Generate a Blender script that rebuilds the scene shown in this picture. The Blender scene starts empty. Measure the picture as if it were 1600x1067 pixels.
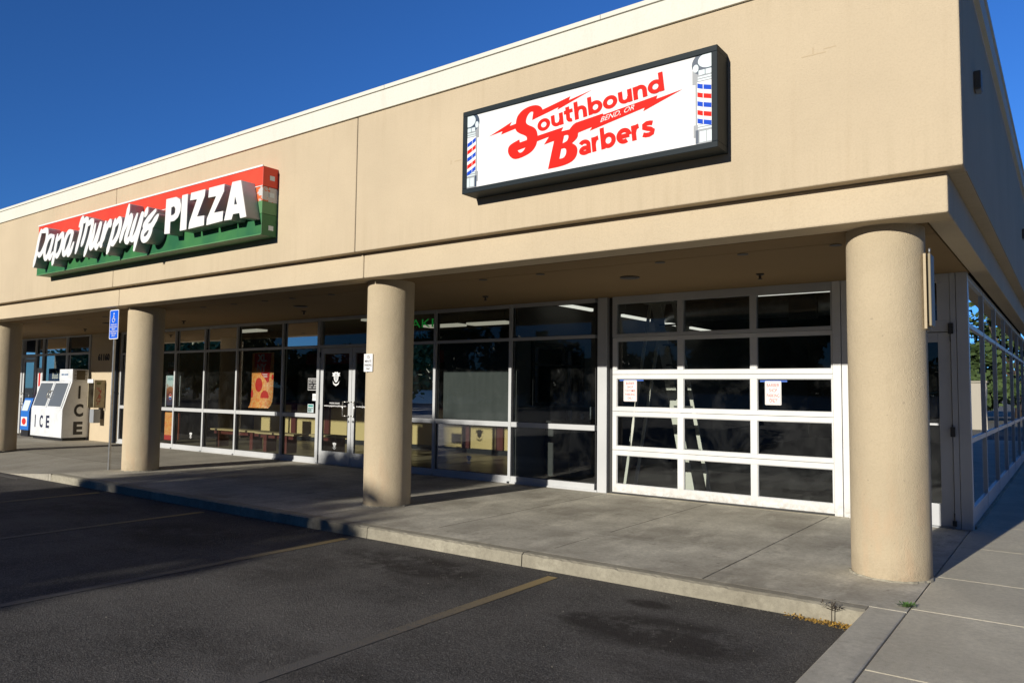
import bpy, bmesh, math, random
from mathutils import Matrix, Vector
import numpy as np
random.seed(7)
S=bpy.context.scene
col=S.collection
R=math.radians
# ---------------------------------------------------------------- camera
cam=bpy.data.objects.new('camera',bpy.data.cameras.new('camera')); col.objects.link(cam)
rt=Vector((0.80481184,0.59341821,0.01152037)); up=Vector((0.02859066,-0.0581483,0.99789847)); fw=Vector((-0.59284101,0.80279113,0.06376466))
M_=Matrix.Identity(4)
for i in range(3):
    M_[i][0]=rt[i]; M_[i][1]=up[i]; M_[i][2]=-fw[i]
M_[0][3],M_[1][3],M_[2][3]=0.6133,-6.4797,1.5
cam.matrix_world=M_
cam.data.lens=36*1186.64/1600; cam.data.sensor_width=36; cam.data.clip_end=2000; cam.data.clip_start=.05
S.camera=cam
# ---------------------------------------------------------------- light
SUN=Vector((-.108,-1,.313)).normalized()
el=math.asin(SUN.z)
w=bpy.data.worlds.new('World'); S.world=w; w.use_nodes=True
nt=w.node_tree; nt.nodes.clear()
sky=nt.nodes.new('ShaderNodeTexSky'); sky.sky_type='NISHITA'; sky.sun_disc=False
sky.sun_elevation=el; sky.sun_rotation=math.atan2(SUN.x,SUN.y); sky.altitude=1500; sky.air_density=1.0; sky.dust_density=0; sky.ozone_density=3.5
bg=nt.nodes.new('ShaderNodeBackground'); bg.inputs[1].default_value=.10
wo=nt.nodes.new('ShaderNodeOutputWorld')
gm=nt.nodes.new('ShaderNodeGamma'); gm.inputs[1].default_value=.9; hs=nt.nodes.new('ShaderNodeMix'); hs.data_type='RGBA'; hs.blend_type='MULTIPLY'; hs.inputs[0].default_value=1; hs.inputs[7].default_value=(.24,.55,1.0,1); nt.links.new(sky.outputs[0],gm.inputs[0]); nt.links.new(gm.outputs[0],hs.inputs[6]); 
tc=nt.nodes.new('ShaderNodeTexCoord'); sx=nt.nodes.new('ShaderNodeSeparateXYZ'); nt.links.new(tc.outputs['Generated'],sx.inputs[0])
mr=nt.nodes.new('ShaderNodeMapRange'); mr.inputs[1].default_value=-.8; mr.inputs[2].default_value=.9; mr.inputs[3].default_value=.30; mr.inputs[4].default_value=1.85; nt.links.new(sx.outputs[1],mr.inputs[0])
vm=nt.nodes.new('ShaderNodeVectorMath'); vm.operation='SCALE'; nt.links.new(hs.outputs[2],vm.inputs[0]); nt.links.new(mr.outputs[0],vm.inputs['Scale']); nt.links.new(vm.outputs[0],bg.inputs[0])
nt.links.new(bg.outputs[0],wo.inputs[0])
sl=bpy.data.lights.new('sun','SUN'); sl.energy=5; sl.angle=R(.55); sl.color=(1,.945,.84)
so=bpy.data.objects.new('sun',sl); col.objects.link(so); so.rotation_euler=SUN.to_track_quat('Z','Y').to_euler(); so.location=(-5,-20,12)
S.view_settings.view_transform='Standard'; S.view_settings.look='None'; S.view_settings.exposure=0; S.view_settings.gamma=1
S.cycles.max_bounces=8; S.cycles.diffuse_bounces=3; S.cycles.transparent_max_bounces=16; S.cycles.caustics_reflective=False; S.cycles.caustics_refractive=False

# ---------------------------------------------------------------- helpers
class MB:
    def __init__(s): s.v=[]; s.f=[]; s.smooth=[]
    def box(s,x0,x1,y0,y1,z0,z1):
        n=len(s.v)
        s.v+=[(x0,y0,z0),(x1,y0,z0),(x1,y1,z0),(x0,y1,z0),(x0,y0,z1),(x1,y0,z1),(x1,y1,z1),(x0,y1,z1)]
        s.f+=[(n,n+3,n+2,n+1),(n+4,n+5,n+6,n+7),(n,n+1,n+5,n+4),(n+1,n+2,n+6,n+5),(n+2,n+3,n+7,n+6),(n+3,n,n+4,n+7)]; s.smooth+=[0]*6
        return s
    def cyl(s,p,q,r0,r1=None,n=16,caps=True):
        r1=r0 if r1 is None else r1
        p,q=Vector(p),Vector(q); d=(q-p).normalized(); a=d.orthogonal().normalized(); b=d.cross(a); k=len(s.v)
        for i in range(n):
            t=2*math.pi*i/n; o=a*math.cos(t)+b*math.sin(t)
            s.v+=[tuple(p+o*r0),tuple(q+o*r1)]
        for i in range(n):
            j=(i+1)%n; s.f.append((k+2*i,k+2*j,k+2*j+1,k+2*i+1)); s.smooth.append(1)
        if caps:
            s.f.append(tuple(k+2*i for i in range(n))[::-1]); s.f.append(tuple(k+2*i+1 for i in range(n))); s.smooth+=[0,0]
        return s
    def path(s,pts,r,n=8):
        for a,b in zip(pts,pts[1:]): s.cyl(a,b,r,n=n)
        return s
    def bar(s,p,q,w,t,up=(0,1,0)):
        p,q=Vector(p),Vector(q); d=(q-p).normalized(); u=Vector(up); u=(u-d*u.dot(d)).normalized(); v=d.cross(u)
        n=len(s.v)
        for c in (p,q):
            for a,b in ((-1,-1),(1,-1),(1,1),(-1,1)): s.v.append(tuple(c+v*a*w/2+u*b*t/2))
        s.f+=[(n,n+3,n+2,n+1),(n+4,n+5,n+6,n+7),(n,n+1,n+5,n+4),(n+1,n+2,n+6,n+5),(n+2,n+3,n+7,n+6),(n+3,n,n+4,n+7)]; s.smooth+=[0]*6
        return s
    def prism(s,poly,y0,y1):     # poly in (x,z), extruded along y
        n=len(s.v); k=len(poly)
        s.v+=[(x,y0,z) for x,z in poly]+[(x,y1,z) for x,z in poly]
        s.f.append(tuple(range(n,n+k))); s.f.append(tuple(range(n+k,n+2*k))[::-1]); s.smooth+=[0,0]
        for i in range(k):
            j=(i+1)%k; s.f.append((n+i,n+k+i,n+k+j,n+j)); s.smooth.append(0)
        return s
    def prismx(s,poly,x0,x1):    # poly in (y,z), extruded along x
        n=len(s.v); k=len(poly)
        s.v+=[(x0,y,z) for y,z in poly]+[(x1,y,z) for y,z in poly]
        s.f.append(tuple(range(n,n+k))); s.f.append(tuple(range(n+k,n+2*k))[::-1]); s.smooth+=[0,0]
        for i in range(k):
            j=(i+1)%k; s.f.append((n+i,n+k+i,n+k+j,n+j)); s.smooth.append(0)
        return s
    def mesh(s,name,mat,fix=True):
        me=bpy.data.meshes.new(name); me.from_pydata(s.v,[],s.f)
        me.polygons.foreach_set('use_smooth',[bool(x) for x in s.smooth])
        if fix:
            bm=bmesh.new(); bm.from_mesh(me); bmesh.ops.recalc_face_normals(bm,faces=bm.faces); bm.to_mesh(me); bm.free()
        if mat: me.materials.append(mat)
        return me
    def build(s,name,mat,parent=None,bevel=0,**k):
        o=bpy.data.objects.new(name,s.mesh(name,mat)); col.objects.link(o)
        if bevel:
            m=o.modifiers.new('bevel','BEVEL'); m.width=bevel; m.segments=2; m.limit_method='ANGLE'; m.angle_limit=R(40)
        return fin(o,parent,**k)
def fin(o,parent=None,**k):
    if parent:
        o.parent=parent; o.matrix_parent_inverse=Matrix.Translation(world_loc(parent)).inverted()
    return tag(o,**k)
def world_loc(o):
    return Vector(o.location)+(world_loc(o.parent)+o.matrix_parent_inverse.translation if o.parent else Vector())
def tag(o,label=None,cat=None,group=None,kind=None):
    if label: o['label']=label
    if cat: o['category']=cat
    if group: o['group']=group
    if kind: o['kind']=kind
    return o
def thing(name,loc,label,cat,group=None):
    o=bpy.data.objects.new(name,None); o.empty_display_size=.2; o.location=loc; col.objects.link(o)
    return tag(o,label,cat,group)
def copy_tree(o,parent=None,loc=None):
    c=o.copy(); col.objects.link(c)
    if parent: c.parent=parent; c.matrix_parent_inverse=o.matrix_parent_inverse.copy()
    if loc is not None: c.location=loc
    for ch in o.children: copy_tree(ch,c)
    return c

# ---------------------------------------------------------------- materials
def mat(name,c=(.5,.5,.5),rough=.6,metal=0,spec=None,emit=None,es=1):
    m=bpy.data.materials.new(name); m.use_nodes=True; b=m.node_tree.nodes['Principled BSDF']
    b.inputs['Base Color'].default_value=(*c,1); b.inputs['Roughness'].default_value=rough; b.inputs['Metallic'].default_value=metal
    if spec is not None: b.inputs['Specular IOR Level'].default_value=spec
    if emit: b.inputs['Emission Color'].default_value=(*emit,1); b.inputs['Emission Strength'].default_value=es
    return m
class NT:
    def __init__(s,m): s.m=m; s.t=m.node_tree; s.b=s.t.nodes['Principled BSDF']; s.g=s.t.nodes.new('ShaderNodeNewGeometry'); s.pos=s.g.outputs['Position']
    def n(s,ty,**k):
        x=s.t.nodes.new(ty)
        for a,b in k.items(): setattr(x,a,b)
        return x
    def l(s,a,b): s.t.links.new(a,b)
    def noise(s,scale,detail=4,rough=.55,vec=None,stretch=None):
        x=s.n('ShaderNodeTexNoise'); x.inputs['Scale'].default_value=scale; x.inputs['Detail'].default_value=detail; x.inputs['Roughness'].default_value=rough
        v=vec or s.pos
        if stretch:
            mp=s.n('ShaderNodeMapping'); mp.inputs['Scale'].default_value=stretch; s.l(v,mp.inputs[0]); v=mp.outputs[0]
        s.l(v,x.inputs['Vector']); return x.outputs['Fac']
    def ramp(s,f,stops):
        x=s.n('ShaderNodeValToRGB'); e=x.color_ramp.elements
        while len(e)<len(stops): e.new(.5)
        for el_,(p,c) in zip(e,stops):
            el_.position=p; el_.color=(*c,1) if isinstance(c,tuple) else (c,c,c,1)
        s.l(f,x.inputs[0]); return x.outputs[0]
    def math(s,op,a,b=None,c=None,clamp=False):
        x=s.n('ShaderNodeMath',operation=op,use_clamp=clamp)
        for i,v in enumerate((a,b,c)):
            if v is None: continue
            if isinstance(v,(int,float)): x.inputs[i].default_value=v
            else: s.l(v,x.inputs[i])
        return x.outputs[0]
    def mix(s,f,a,b,mode='MIX'):
        x=s.n('ShaderNodeMix',data_type='RGBA',blend_type=mode)
        for i,v in ((0,f),(6,a),(7,b)):
            if isinstance(v,(int,float)): x.inputs[i].default_value=v
            elif isinstance(v,tuple): x.inputs[i].default_value=(*v,1)
            else: s.l(v,x.inputs[i])
        return x.outputs[2]
    def sep(s):
        x=s.n('ShaderNodeSeparateXYZ'); s.l(s.pos,x.inputs[0]); return x.outputs
    def bump(s,h,dist=.01,strength=1,prev=None):
        x=s.n('ShaderNodeBump'); x.inputs['Distance'].default_value=dist; x.inputs['Strength'].default_value=strength; s.l(h,x.inputs['Height'])
        if prev is not None: s.l(prev,x.inputs['Normal'])
        s.l(x.outputs[0],s.b.inputs['Normal']); return x.outputs[0]
    def color(s,c): s.l(c,s.b.inputs['Base Color'])
    def rough(s,c): s.l(c,s.b.inputs['Roughness'])
def stucco(name,base,var=.08,bs=.004,streak=True):
    m=mat(name,base,.92,spec=.2); N=NT(m)
    big=N.noise(.7,5,.6); c=N.mix(N.ramp(big,[(.3,0.),(.7,1.)]),tuple(x*(1-var) for x in base),tuple(min(1,x*(1+var*.6)) for x in base))
    if streak:
        st=N.noise(1.0,6,.65,stretch=(7,7,.5)); f=N.math('MULTIPLY',N.ramp(st,[(.55,0.),(.8,1.)]),.16)
        c=N.mix(f,c,(base[0]*.62,base[1]*.55,base[2]*.45))
    sp=N.noise(60,2,.5); c=N.mix(N.math('MULTIPLY',N.ramp(sp,[(.35,1.),(.55,0.)]),.09),c,(base[0]*.5,base[1]*.48,base[2]*.42))
    N.color(c)
    h=N.math('ADD',N.noise(110,3,.6),N.math('MULTIPLY',N.noise(9,3,.5),.8)); N.bump(h,bs,.9)
    return m
M={}
M['stucco']=stucco('stucco_fascia',(.575,.475,.338),.07,.006)
M['stucco_beam']=stucco('stucco_beam',(.585,.485,.345),.07,.006)
M['stucco_col']=stucco('stucco_column',(.55,.455,.315),.12,.009,True)
def column_dirt(m):
    N=NT(m); src=N.b.inputs['Base Color'].links[0].from_socket; x,y,z=N.sep()
    lo=N.math('SUBTRACT',1.0,N.math('MULTIPLY',z,1/.22),clamp=True); f=N.math('MULTIPLY',lo,N.ramp(N.noise(9,6,.7),[(.35,.1),(.65,1.)]))
    c=N.mix(N.math('MULTIPLY',f,.5),src,(.26,.20,.14))
    md=N.math('SUBTRACT',1.0,N.math('MULTIPLY',z,1/1.1),clamp=True); st=N.noise(2.2,5,.6,stretch=(2.5,2.5,.7)); f=N.math('MULTIPLY',N.math('POWER',md,.5),N.ramp(st,[(.5,0.),(.62,1.)]))
    c=N.mix(N.math('MULTIPLY',f,.35),c,(.56,.38,.24))
    ch=N.noise(23,3,.6); c=N.mix(N.math('MULTIPLY',N.ramp(ch,[(.70,0.),(.72,1.)]),.5),c,(.30,.25,.19)); N.color(c)
column_dirt(M['stucco_col'])
def drip(m):
    N=NT(m); src=N.b.inputs['Base Color'].links[0].from_socket; x,y,z=N.sep(); st=N.noise(1,7,.7,stretch=(11,11,.35))
    lo=N.math('MULTIPLY',N.math('SUBTRACT',3.75,z),1/.5,clamp=True); hi=N.math('MULTIPLY',N.math('SUBTRACT',z,4.55),1/.42,clamp=True); k=N.math('MAXIMUM',lo,N.math('MULTIPLY',hi,.8))
    f=N.math('MULTIPLY',k,N.ramp(st,[(.46,0.),(.66,1.)])); N.color(N.mix(N.math('MULTIPLY',f,.13),src,(.27,.22,.12)))
drip(M['stucco'])
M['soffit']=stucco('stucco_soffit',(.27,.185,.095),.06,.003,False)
M['coping']=stucco('coping_metal',(.72,.71,.64),.03,.0006,True)
M['alu']=mat('aluminium_frame',(.56,.57,.59),.42,spec=.4)
N=NT(M['alu']); N.color(N.mix(N.ramp(N.noise(1.2,5),[(.35,0.),(.7,1.)]),(.47,.48,.49),(.56,.57,.58)))
M['white']=mat('white_paint',(.78,.78,.77),.45); N=NT(M['white']); x,y,z=N.sep(); lowz=N.math('SUBTRACT',1.0,N.math('MULTIPLY',z,1/.35),clamp=True); N.color(N.mix(N.math('MULTIPLY',N.math('MULTIPLY',lowz,lowz),N.ramp(N.noise(14,7,.75),[(.4,0.),(.62,.75)])),N.mix(N.ramp(N.noise(3,5),[(.4,0.),(.75,1.)]),(.66,.66,.65),(.74,.74,.73)),(.34,.31,.26)))
M['dark']=mat('dark_recess',(.03,.028,.025),.8)
M['rubber']=mat('dark_gasket',(.03,.03,.03),.6)
M['steel']=mat('galvanised_steel',(.32,.33,.34),.45,.7); N=NT(M['steel']); N.color(N.mix(N.noise(14,4),(.2,.21,.22),(.42,.43,.44)))
M['chrome']=mat('brushed_handle',(.62,.6,.56),.3,.9)
def glass(name,tint=(.80,.86,.84),gain=1.7,dirt=.05):
    m=bpy.data.materials.new(name); m.use_nodes=True; t=m.node_tree; t.nodes.clear()
    o=t.nodes.new('ShaderNodeOutputMaterial'); tr=t.nodes.new('ShaderNodeBsdfTransparent'); tr.inputs[0].default_value=(*tint,1)
    gl=t.nodes.new('ShaderNodeBsdfGlossy'); gl.inputs['Roughness'].default_value=0.0; gl.inputs[0].default_value=(.95,.97,1,1)
    fr=t.nodes.new('ShaderNodeFresnel'); fr.inputs[0].default_value=1.5
    mu=t.nodes.new('ShaderNodeMath'); mu.operation='MULTIPLY'; mu.use_clamp=True; mu.inputs[1].default_value=gain
    mx=t.nodes.new('ShaderNodeMixShader'); L=t.links.new
    bp=t.nodes.new('ShaderNodeBump'); bp.inputs['Distance'].default_value=.004; bp.inputs['Strength'].default_value=.25
    no=t.nodes.new('ShaderNodeTexNoise'); no.inputs['Scale'].default_value=.9; g=t.nodes.new('ShaderNodeNewGeometry'); L(g.outputs['Position'],no.inputs['Vector']); L(no.outputs[0],bp.inputs['Height']); L(bp.outputs[0],gl.inputs['Normal'])
    L(fr.outputs[0],mu.inputs[0]); L(mu.outputs[0],mx.inputs[0]); L(tr.outputs[0],mx.inputs[1]); L(gl.outputs[0],mx.inputs[2])
    # faint dust and smears on the pane
    df=t.nodes.new('ShaderNodeBsdfDiffuse'); df.inputs[0].default_value=(.55,.57,.56,1); n2=t.nodes.new('ShaderNodeTexNoise'); n2.inputs['Scale'].default_value=2.2; n2.inputs['Detail'].default_value=9; n2.inputs['Roughness'].default_value=.7; n2.inputs['Distortion'].default_value=.6
    L(g.outputs['Position'],n2.inputs['Vector']); rp=t.nodes.new('ShaderNodeMapRange'); rp.inputs[1].default_value=.48; rp.inputs[2].default_value=.8; rp.inputs[3].default_value=.001; rp.inputs[4].default_value=dirt
    L(n2.outputs[0],rp.inputs[0]); m2=t.nodes.new('ShaderNodeMixShader'); L(rp.outputs[0],m2.inputs[0]); L(mx.outputs[0],m2.inputs[1]); L(df.outputs[0],m2.inputs[2]); L(m2.outputs[0],o.inputs[0])
    return m
M['glass']=glass('window_glass',(.74,.79,.77),1.6,.035); M['glass_dirty']=glass('dusty_glass',(.72,.76,.74),1.5,.05)
M['black_metal']=mat('black_frame',(.014,.022,.028),.55,spec=.15)
M['signface']=mat('white_sign_face',(.78,.79,.80),.5,spec=.1)
M['red']=mat('sign_red',(.72,.016,.010),.55,spec=.1)
M['blue']=mat('sign_blue',(.008,.07,.55),.55,spec=.1)
M['black']=mat('black_lettering',(.012,.012,.015),.5)
M['txt_white']=mat('white_lettering',(.8,.8,.8),.5)
M['greyline']=mat('grey_linework',(.28,.30,.33),.5)
M['navy']=mat('navy_art',(.02,.045,.09),.45)
M['paleblue']=mat('pale_blue_art',(.62,.72,.76),.4)

# ---- text: built-in font, meshed and fitted to a parallelogram
def text_mesh(s,bold=0.0,res=3,depth=0):
    cu=bpy.data.curves.new('txt','FONT'); cu.body=s; cu.offset=bold; cu.resolution_u=res; cu.align_x='CENTER'; cu.extrude=depth/2; cu.space_line=.95
    ob=bpy.data.objects.new('txt',cu); col.objects.link(ob); bpy.context.view_layer.update()
    dg=bpy.context.evaluated_depsgraph_get(); me=bpy.data.meshes.new_from_object(ob.evaluated_get(dg)); bpy.data.objects.remove(ob); bpy.data.curves.remove(cu)
    return me
def text(name,s,O,U,V,mt,parent=None,bold=.0,depth=.004,N=None,**k):
    """letters fill the parallelogram O, O+U, O+V; extruded along the face normal"""
    me=text_mesh(s,bold,depth=1.0); vs=np.array([v.co[:] for v in me.vertices])
    mn,mx=vs.min(0),vs.max(0); uv=(vs-mn)/np.maximum(mx-mn,1e-6)
    O,U,V=Vector(O),Vector(U),Vector(V); Nn=U.cross(V).normalized() if N is None else Vector(N)
    for v,(a,b,c) in zip(me.vertices,uv): v.co=O+U*float(a)+V*float(b)+Nn*float(c)*depth
    me.materials.clear(); me.materials.append(mt)
    o=bpy.data.objects.new(name,me); me.name=name; col.objects.link(o); return fin(o,parent,**k)
def shape(name,outer,holes,y,depth,mt,parent=None,**k):
    cu=bpy.data.curves.new('shp','CURVE'); cu.dimensions='2D'; cu.fill_mode='BOTH'; cu.extrude=depth/2
    for poly in [outer]+list(holes):
        sp=cu.splines.new('POLY'); sp.points.add(len(poly)-1); sp.use_cyclic_u=True
        for p,(x,z) in zip(sp.points,poly): p.co=(x,z,0,1)
    ob=bpy.data.objects.new('shp',cu); col.objects.link(ob); bpy.context.view_layer.update()
    dg=bpy.context.evaluated_depsgraph_get(); me=bpy.data.meshes.new_from_object(ob.evaluated_get(dg)); bpy.data.objects.remove(ob); bpy.data.curves.remove(cu)
    for v in me.vertices: v.co=(v.co.x,y+depth/2-v.co.z*1.0-depth/2+0,v.co.y)
    me.materials.clear(); me.materials.append(mt); me.name=name
    if parent is False: return me
    o=bpy.data.objects.new(name,me); col.objects.link(o); return fin(o,parent,**k)
def smoothpoly(poly,it=1):
    # Chaikin only at obtuse corners so that points and tips stay sharp
    for _ in range(it):
        out=[]; n=len(poly)
        for i in range(n):
            a=Vector(poly[i-1]); b=Vector(poly[i]); c=Vector(poly[(i+1)%n]); u=(a-b); v=(c-b)
            ang=u.angle(v) if u.length>1e-6 and v.length>1e-6 else 0
            if ang>R(112): out+=[tuple(b+u*.25),tuple(b+v*.25)]
            else: out.append(tuple(b))
        poly=out
    return poly
def disc(mb,x,z,y,rx,rz,n=20,depth=.003,a0=0,a1=360):
    pts=[(x+rx*math.cos(R(a0+(a1-a0)*i/n)),z+rz*math.sin(R(a0+(a1-a0)*i/n))) for i in range(n if a1-a0==360 else n+1)]
    mb.prism(pts,y-depth,y); return mb

# sign artwork outlines in metres (x, z)
SHAPE_S=[(-4.33,4.198),(-4.074,4.283),(-4.034,4.298),(-4.059,4.258),(-3.981,4.266),(-3.974,4.314),(-3.952,4.354),(-3.896,4.394),(-3.812,4.416),(-3.728,4.412),(-3.675,4.388),(-3.652,4.361),(-3.646,4.344),(-3.313,4.409),(-3.332,4.373),(-3.071,4.416),(-3.466,4.304),(-3.451,4.328),(-3.773,4.262),(-3.768,4.298),(-3.76,4.343),(-3.785,4.356),(-3.821,4.336),(-3.847,4.297),(-3.854,4.249),(-3.82,4.219),(-3.756,4.188),(-3.716,4.147),(-3.701,4.083),(-3.708,4.032),(-3.723,3.982),(-3.774,3.931),(-3.858,3.902),(-3.943,3.888),(-4.008,3.894),(-4.061,3.938),(-4.084,3.995),(-4.065,4.055),(-3.933,4.09),(-3.927,4.057),(-3.839,4.066),(-3.834,4.091),(-3.861,4.118),(-3.925,4.148),(-3.971,4.181),(-3.986,4.214),(-4.172,4.187),(-4.154,4.22)]
HOLE_S=[(-3.953,3.978),(-3.854,3.991),(-3.88,3.959),(-3.912,3.945),(-3.939,3.956)]
SHAPE_BOLT=[(-3.713,4.084),(-3.394,4.113),(-3.417,4.074),(-3.35,4.075),(-3.389,4.014),(-3.508,3.994),(-3.624,3.977),(-3.564,4.048),(-3.723,4.026)]
SHAPE_BOLT2=[(-3.32,4.077),(-3.277,4.115),(-3.247,4.128),(-2.946,4.157),(-2.938,4.143),(-2.374,4.206),(-2.386,4.175),(-2.133,4.206),(-2.516,4.088),(-2.502,4.119),(-3.09,4.015),(-3.062,4.048),(-3.217,4.023),(-3.223,4.014)]
SHAPE_B=[(-3.478,4.057),(-3.311,4.08),(-3.242,4.062),(-3.218,4.015),(-3.232,3.968),(-3.29,3.932),(-3.241,3.898),(-3.224,3.849),(-3.241,3.785),(-3.293,3.743),(-3.406,3.72),(-3.571,3.718),(-3.503,3.993)]
HOLE_B1=[(-3.384,4.026),(-3.344,4.027),(-3.328,4.007),(-3.344,3.963),(-3.403,3.949)]
HOLE_B2=[(-3.417,3.896),(-3.373,3.899),(-3.353,3.872),(-3.362,3.823),(-3.392,3.798),(-3.438,3.8)]
T_OUT=[(-3.698,4.117),(-2.301,4.237),(-2.323,4.418),(-3.7,4.262)]
T_ARB=[(-3.207,3.787),(-2.409,3.841),(-2.425,3.992)]
T_BEND=[(-2.972,4.06),(-2.604,4.11),(-2.604,4.165)]
SCRIPT=[[(-14.723,4.357),(-14.819,4.157),(-14.894,3.924),(-14.989,3.706)],[(-14.719,4.327),(-14.501,4.331),(-14.461,4.267),(-14.494,4.122),(-14.61,3.971),(-14.737,3.893),(-14.838,3.941)],[(-14.206,4.194),(-14.353,4.196),(-14.474,4.09),(-14.537,3.919),(-14.491,3.81),(-14.396,3.846),(-14.267,4.009),(-14.197,4.171),(-14.28,3.981),(-14.326,3.868),(-14.298,3.795),(-14.196,3.878)],[(-14.028,4.189),(-14.086,3.991),(-14.145,3.792),(-14.186,3.672)],[(-14.033,4.087),(-13.837,4.181),(-13.816,4.078),(-13.886,3.912),(-14.002,3.808),(-14.063,3.835)],[(-13.435,4.186),(-13.588,4.189),(-13.701,4.08),(-13.767,3.914),(-13.744,3.814),(-13.654,3.846),(-13.521,3.989),(-13.441,4.158),(-13.534,3.962),(-13.578,3.798),(-13.475,3.842),(-13.383,3.974)],[(-13.186,4.248),(-13.08,4.368),(-13.119,4.17),(-13.21,3.956),(-13.289,3.795)],[(-13.074,4.305),(-12.901,4.325),(-12.953,4.123),(-13.019,3.991),(-13.077,3.9)],[(-12.92,4.23),(-12.709,4.274),(-12.772,4.047),(-12.877,3.851),(-12.956,3.714)],[(-12.603,4.206),(-12.67,4.022),(-12.739,3.906),(-12.73,3.823),(-12.615,3.893),(-12.504,4.044),(-12.42,4.19),(-12.511,3.977),(-12.567,3.887),(-12.531,3.806),(-12.432,3.873)],[(-12.243,4.202),(-12.308,4.022),(-12.372,3.88),(-12.371,3.813)],[(-12.335,3.876),(-12.23,4.066),(-12.093,4.191),(-12.086,4.116)],[(-11.921,4.203),(-11.983,4.011),(-12.078,3.822),(-12.153,3.677)],[(-11.95,4.087),(-11.789,4.193),(-11.743,4.115),(-11.813,3.939),(-11.96,3.816),(-12.017,3.855)],[(-11.484,4.382),(-11.554,4.17),(-11.653,3.973),(-11.73,3.825)],[(-11.687,3.925),(-11.548,4.091),(-11.405,4.196),(-11.422,4.101),(-11.505,3.956),(-11.552,3.844),(-11.497,3.8),(-11.402,3.867)],[(-11.218,4.198),(-11.311,4.036),(-11.387,3.865),(-11.317,3.816),(-11.202,3.921),(-11.057,4.177),(-11.133,3.977),(-11.216,3.795),(-11.27,3.641)],[(-10.907,4.253),(-10.97,4.147)],[(-10.589,4.104),(-10.687,4.024),(-10.776,3.959),(-10.968,3.97),(-10.925,4.04),(-10.665,4.189)],[(-10.767,3.996),(-10.793,3.874),(-10.881,3.783),(-10.987,3.77),(-11.033,3.826),(-10.987,3.909),(-10.824,3.965)]]
PIZZA=[([(-10.366,4.322),(-10.094,4.318),(-9.987,4.268),(-9.949,4.182),(-9.959,4.089),(-10.022,4.002),(-10.117,3.962),(-10.23,3.96),(-10.234,3.782),(-10.387,3.793)],[(-10.216,4.177),(-10.139,4.186),(-10.101,4.141),(-10.106,4.081),(-10.149,4.056),(-10.221,4.052)]),([(-9.927,4.318),(-9.777,4.319),(-9.781,3.791),(-9.957,3.791)],None),([(-9.689,4.32),(-9.321,4.321),(-9.331,4.228),(-9.511,3.948),(-9.324,3.939),(-9.326,3.799),(-9.728,3.791),(-9.711,3.882),(-9.528,4.204),(-9.708,4.213)],None),([(-9.226,4.324),(-8.848,4.324),(-8.855,4.223),(-9.083,3.947),(-8.859,3.943),(-8.866,3.804),(-9.264,3.791),(-9.254,3.885),(-9.043,4.18),(-9.238,4.186)],None),([(-8.662,4.321),(-8.462,4.318),(-8.309,3.794),(-8.448,3.79),(-8.473,3.865),(-8.62,3.868),(-8.652,3.797),(-8.829,3.804)],[(-8.586,4.114),(-8.533,3.995),(-8.602,3.997)])]

D=3.525
# ================================================================ GROUND
def asphalt():
    m=mat('asphalt',(.1,.1,.1),.88,spec=.3); N=NT(m); x,y,z=N.sep()
    big=N.noise(.8,8,.68); c=N.mix(N.ramp(big,[(.36,0.),(.66,1.)]),(.034,.031,.029),(.104,.096,.088))
    fine=N.noise(95,3,.7); c=N.mix(N.math('MULTIPLY',N.ramp(fine,[(.48,0.),(.66,1.)]),.65),c,(.24,.23,.215))
    c=N.mix(N.math('MULTIPLY',N.ramp(N.noise(140,2,.6),[(.3,1.),(.44,0.)]),.7),c,(.022,.021,.021))
    tot=None
    for px,py,rx,ry,a in [(-1.62,-1.68,.62,.36,1.),(-2.1,-1.72,.30,.18,1.),(-2.05,-1.08,.17,.10,1.),(-4.35,-1.28,.8,.36,1.),(-4.75,-1.05,.3,.2,.7),(-3.9,-1.5,.5,.3,.5),(-1.3,-2.3,.5,.25,.4),(-5.0,-2.0,.5,.5,.4),(-7.3,-1.8,.8,.5,.6),(-10.0,-1.6,.8,.4,.6),(-3.0,-3.6,.9,.35,.35)]:
        dx=N.math('DIVIDE',N.math('SUBTRACT',x,px),rx); dy=N.math('DIVIDE',N.math('SUBTRACT',y,py),ry)
        d=N.math('ADD',N.math('MULTIPLY',dx,dx),N.math('MULTIPLY',dy,dy)); f=N.math('MULTIPLY',N.math('SUBTRACT',1.6,d,clamp=True),a)
        tot=f if tot is None else N.math('MAXIMUM',tot,f)
    f=N.math('MULTIPLY',tot,N.ramp(N.noise(3.6,10,.78),[(.40,.05),(.51,1.)]),clamp=True)
    c=N.mix(N.math('MULTIPLY',f,.85),c,(.018,.014,.012))
    # pale sealed cracks and scuffs
    sc=N.noise(1.1,8,.7,stretch=(.5,2.4,1)); c=N.mix(N.math('MULTIPLY',N.ramp(sc,[(.52,0.),(.75,1.)]),.35),c,(.16,.155,.15))
    N.color(c); N.bump(N.math('ADD',fine,N.math('MULTIPLY',N.noise(30,3,.6),.7)),.02,1)
    return m
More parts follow.
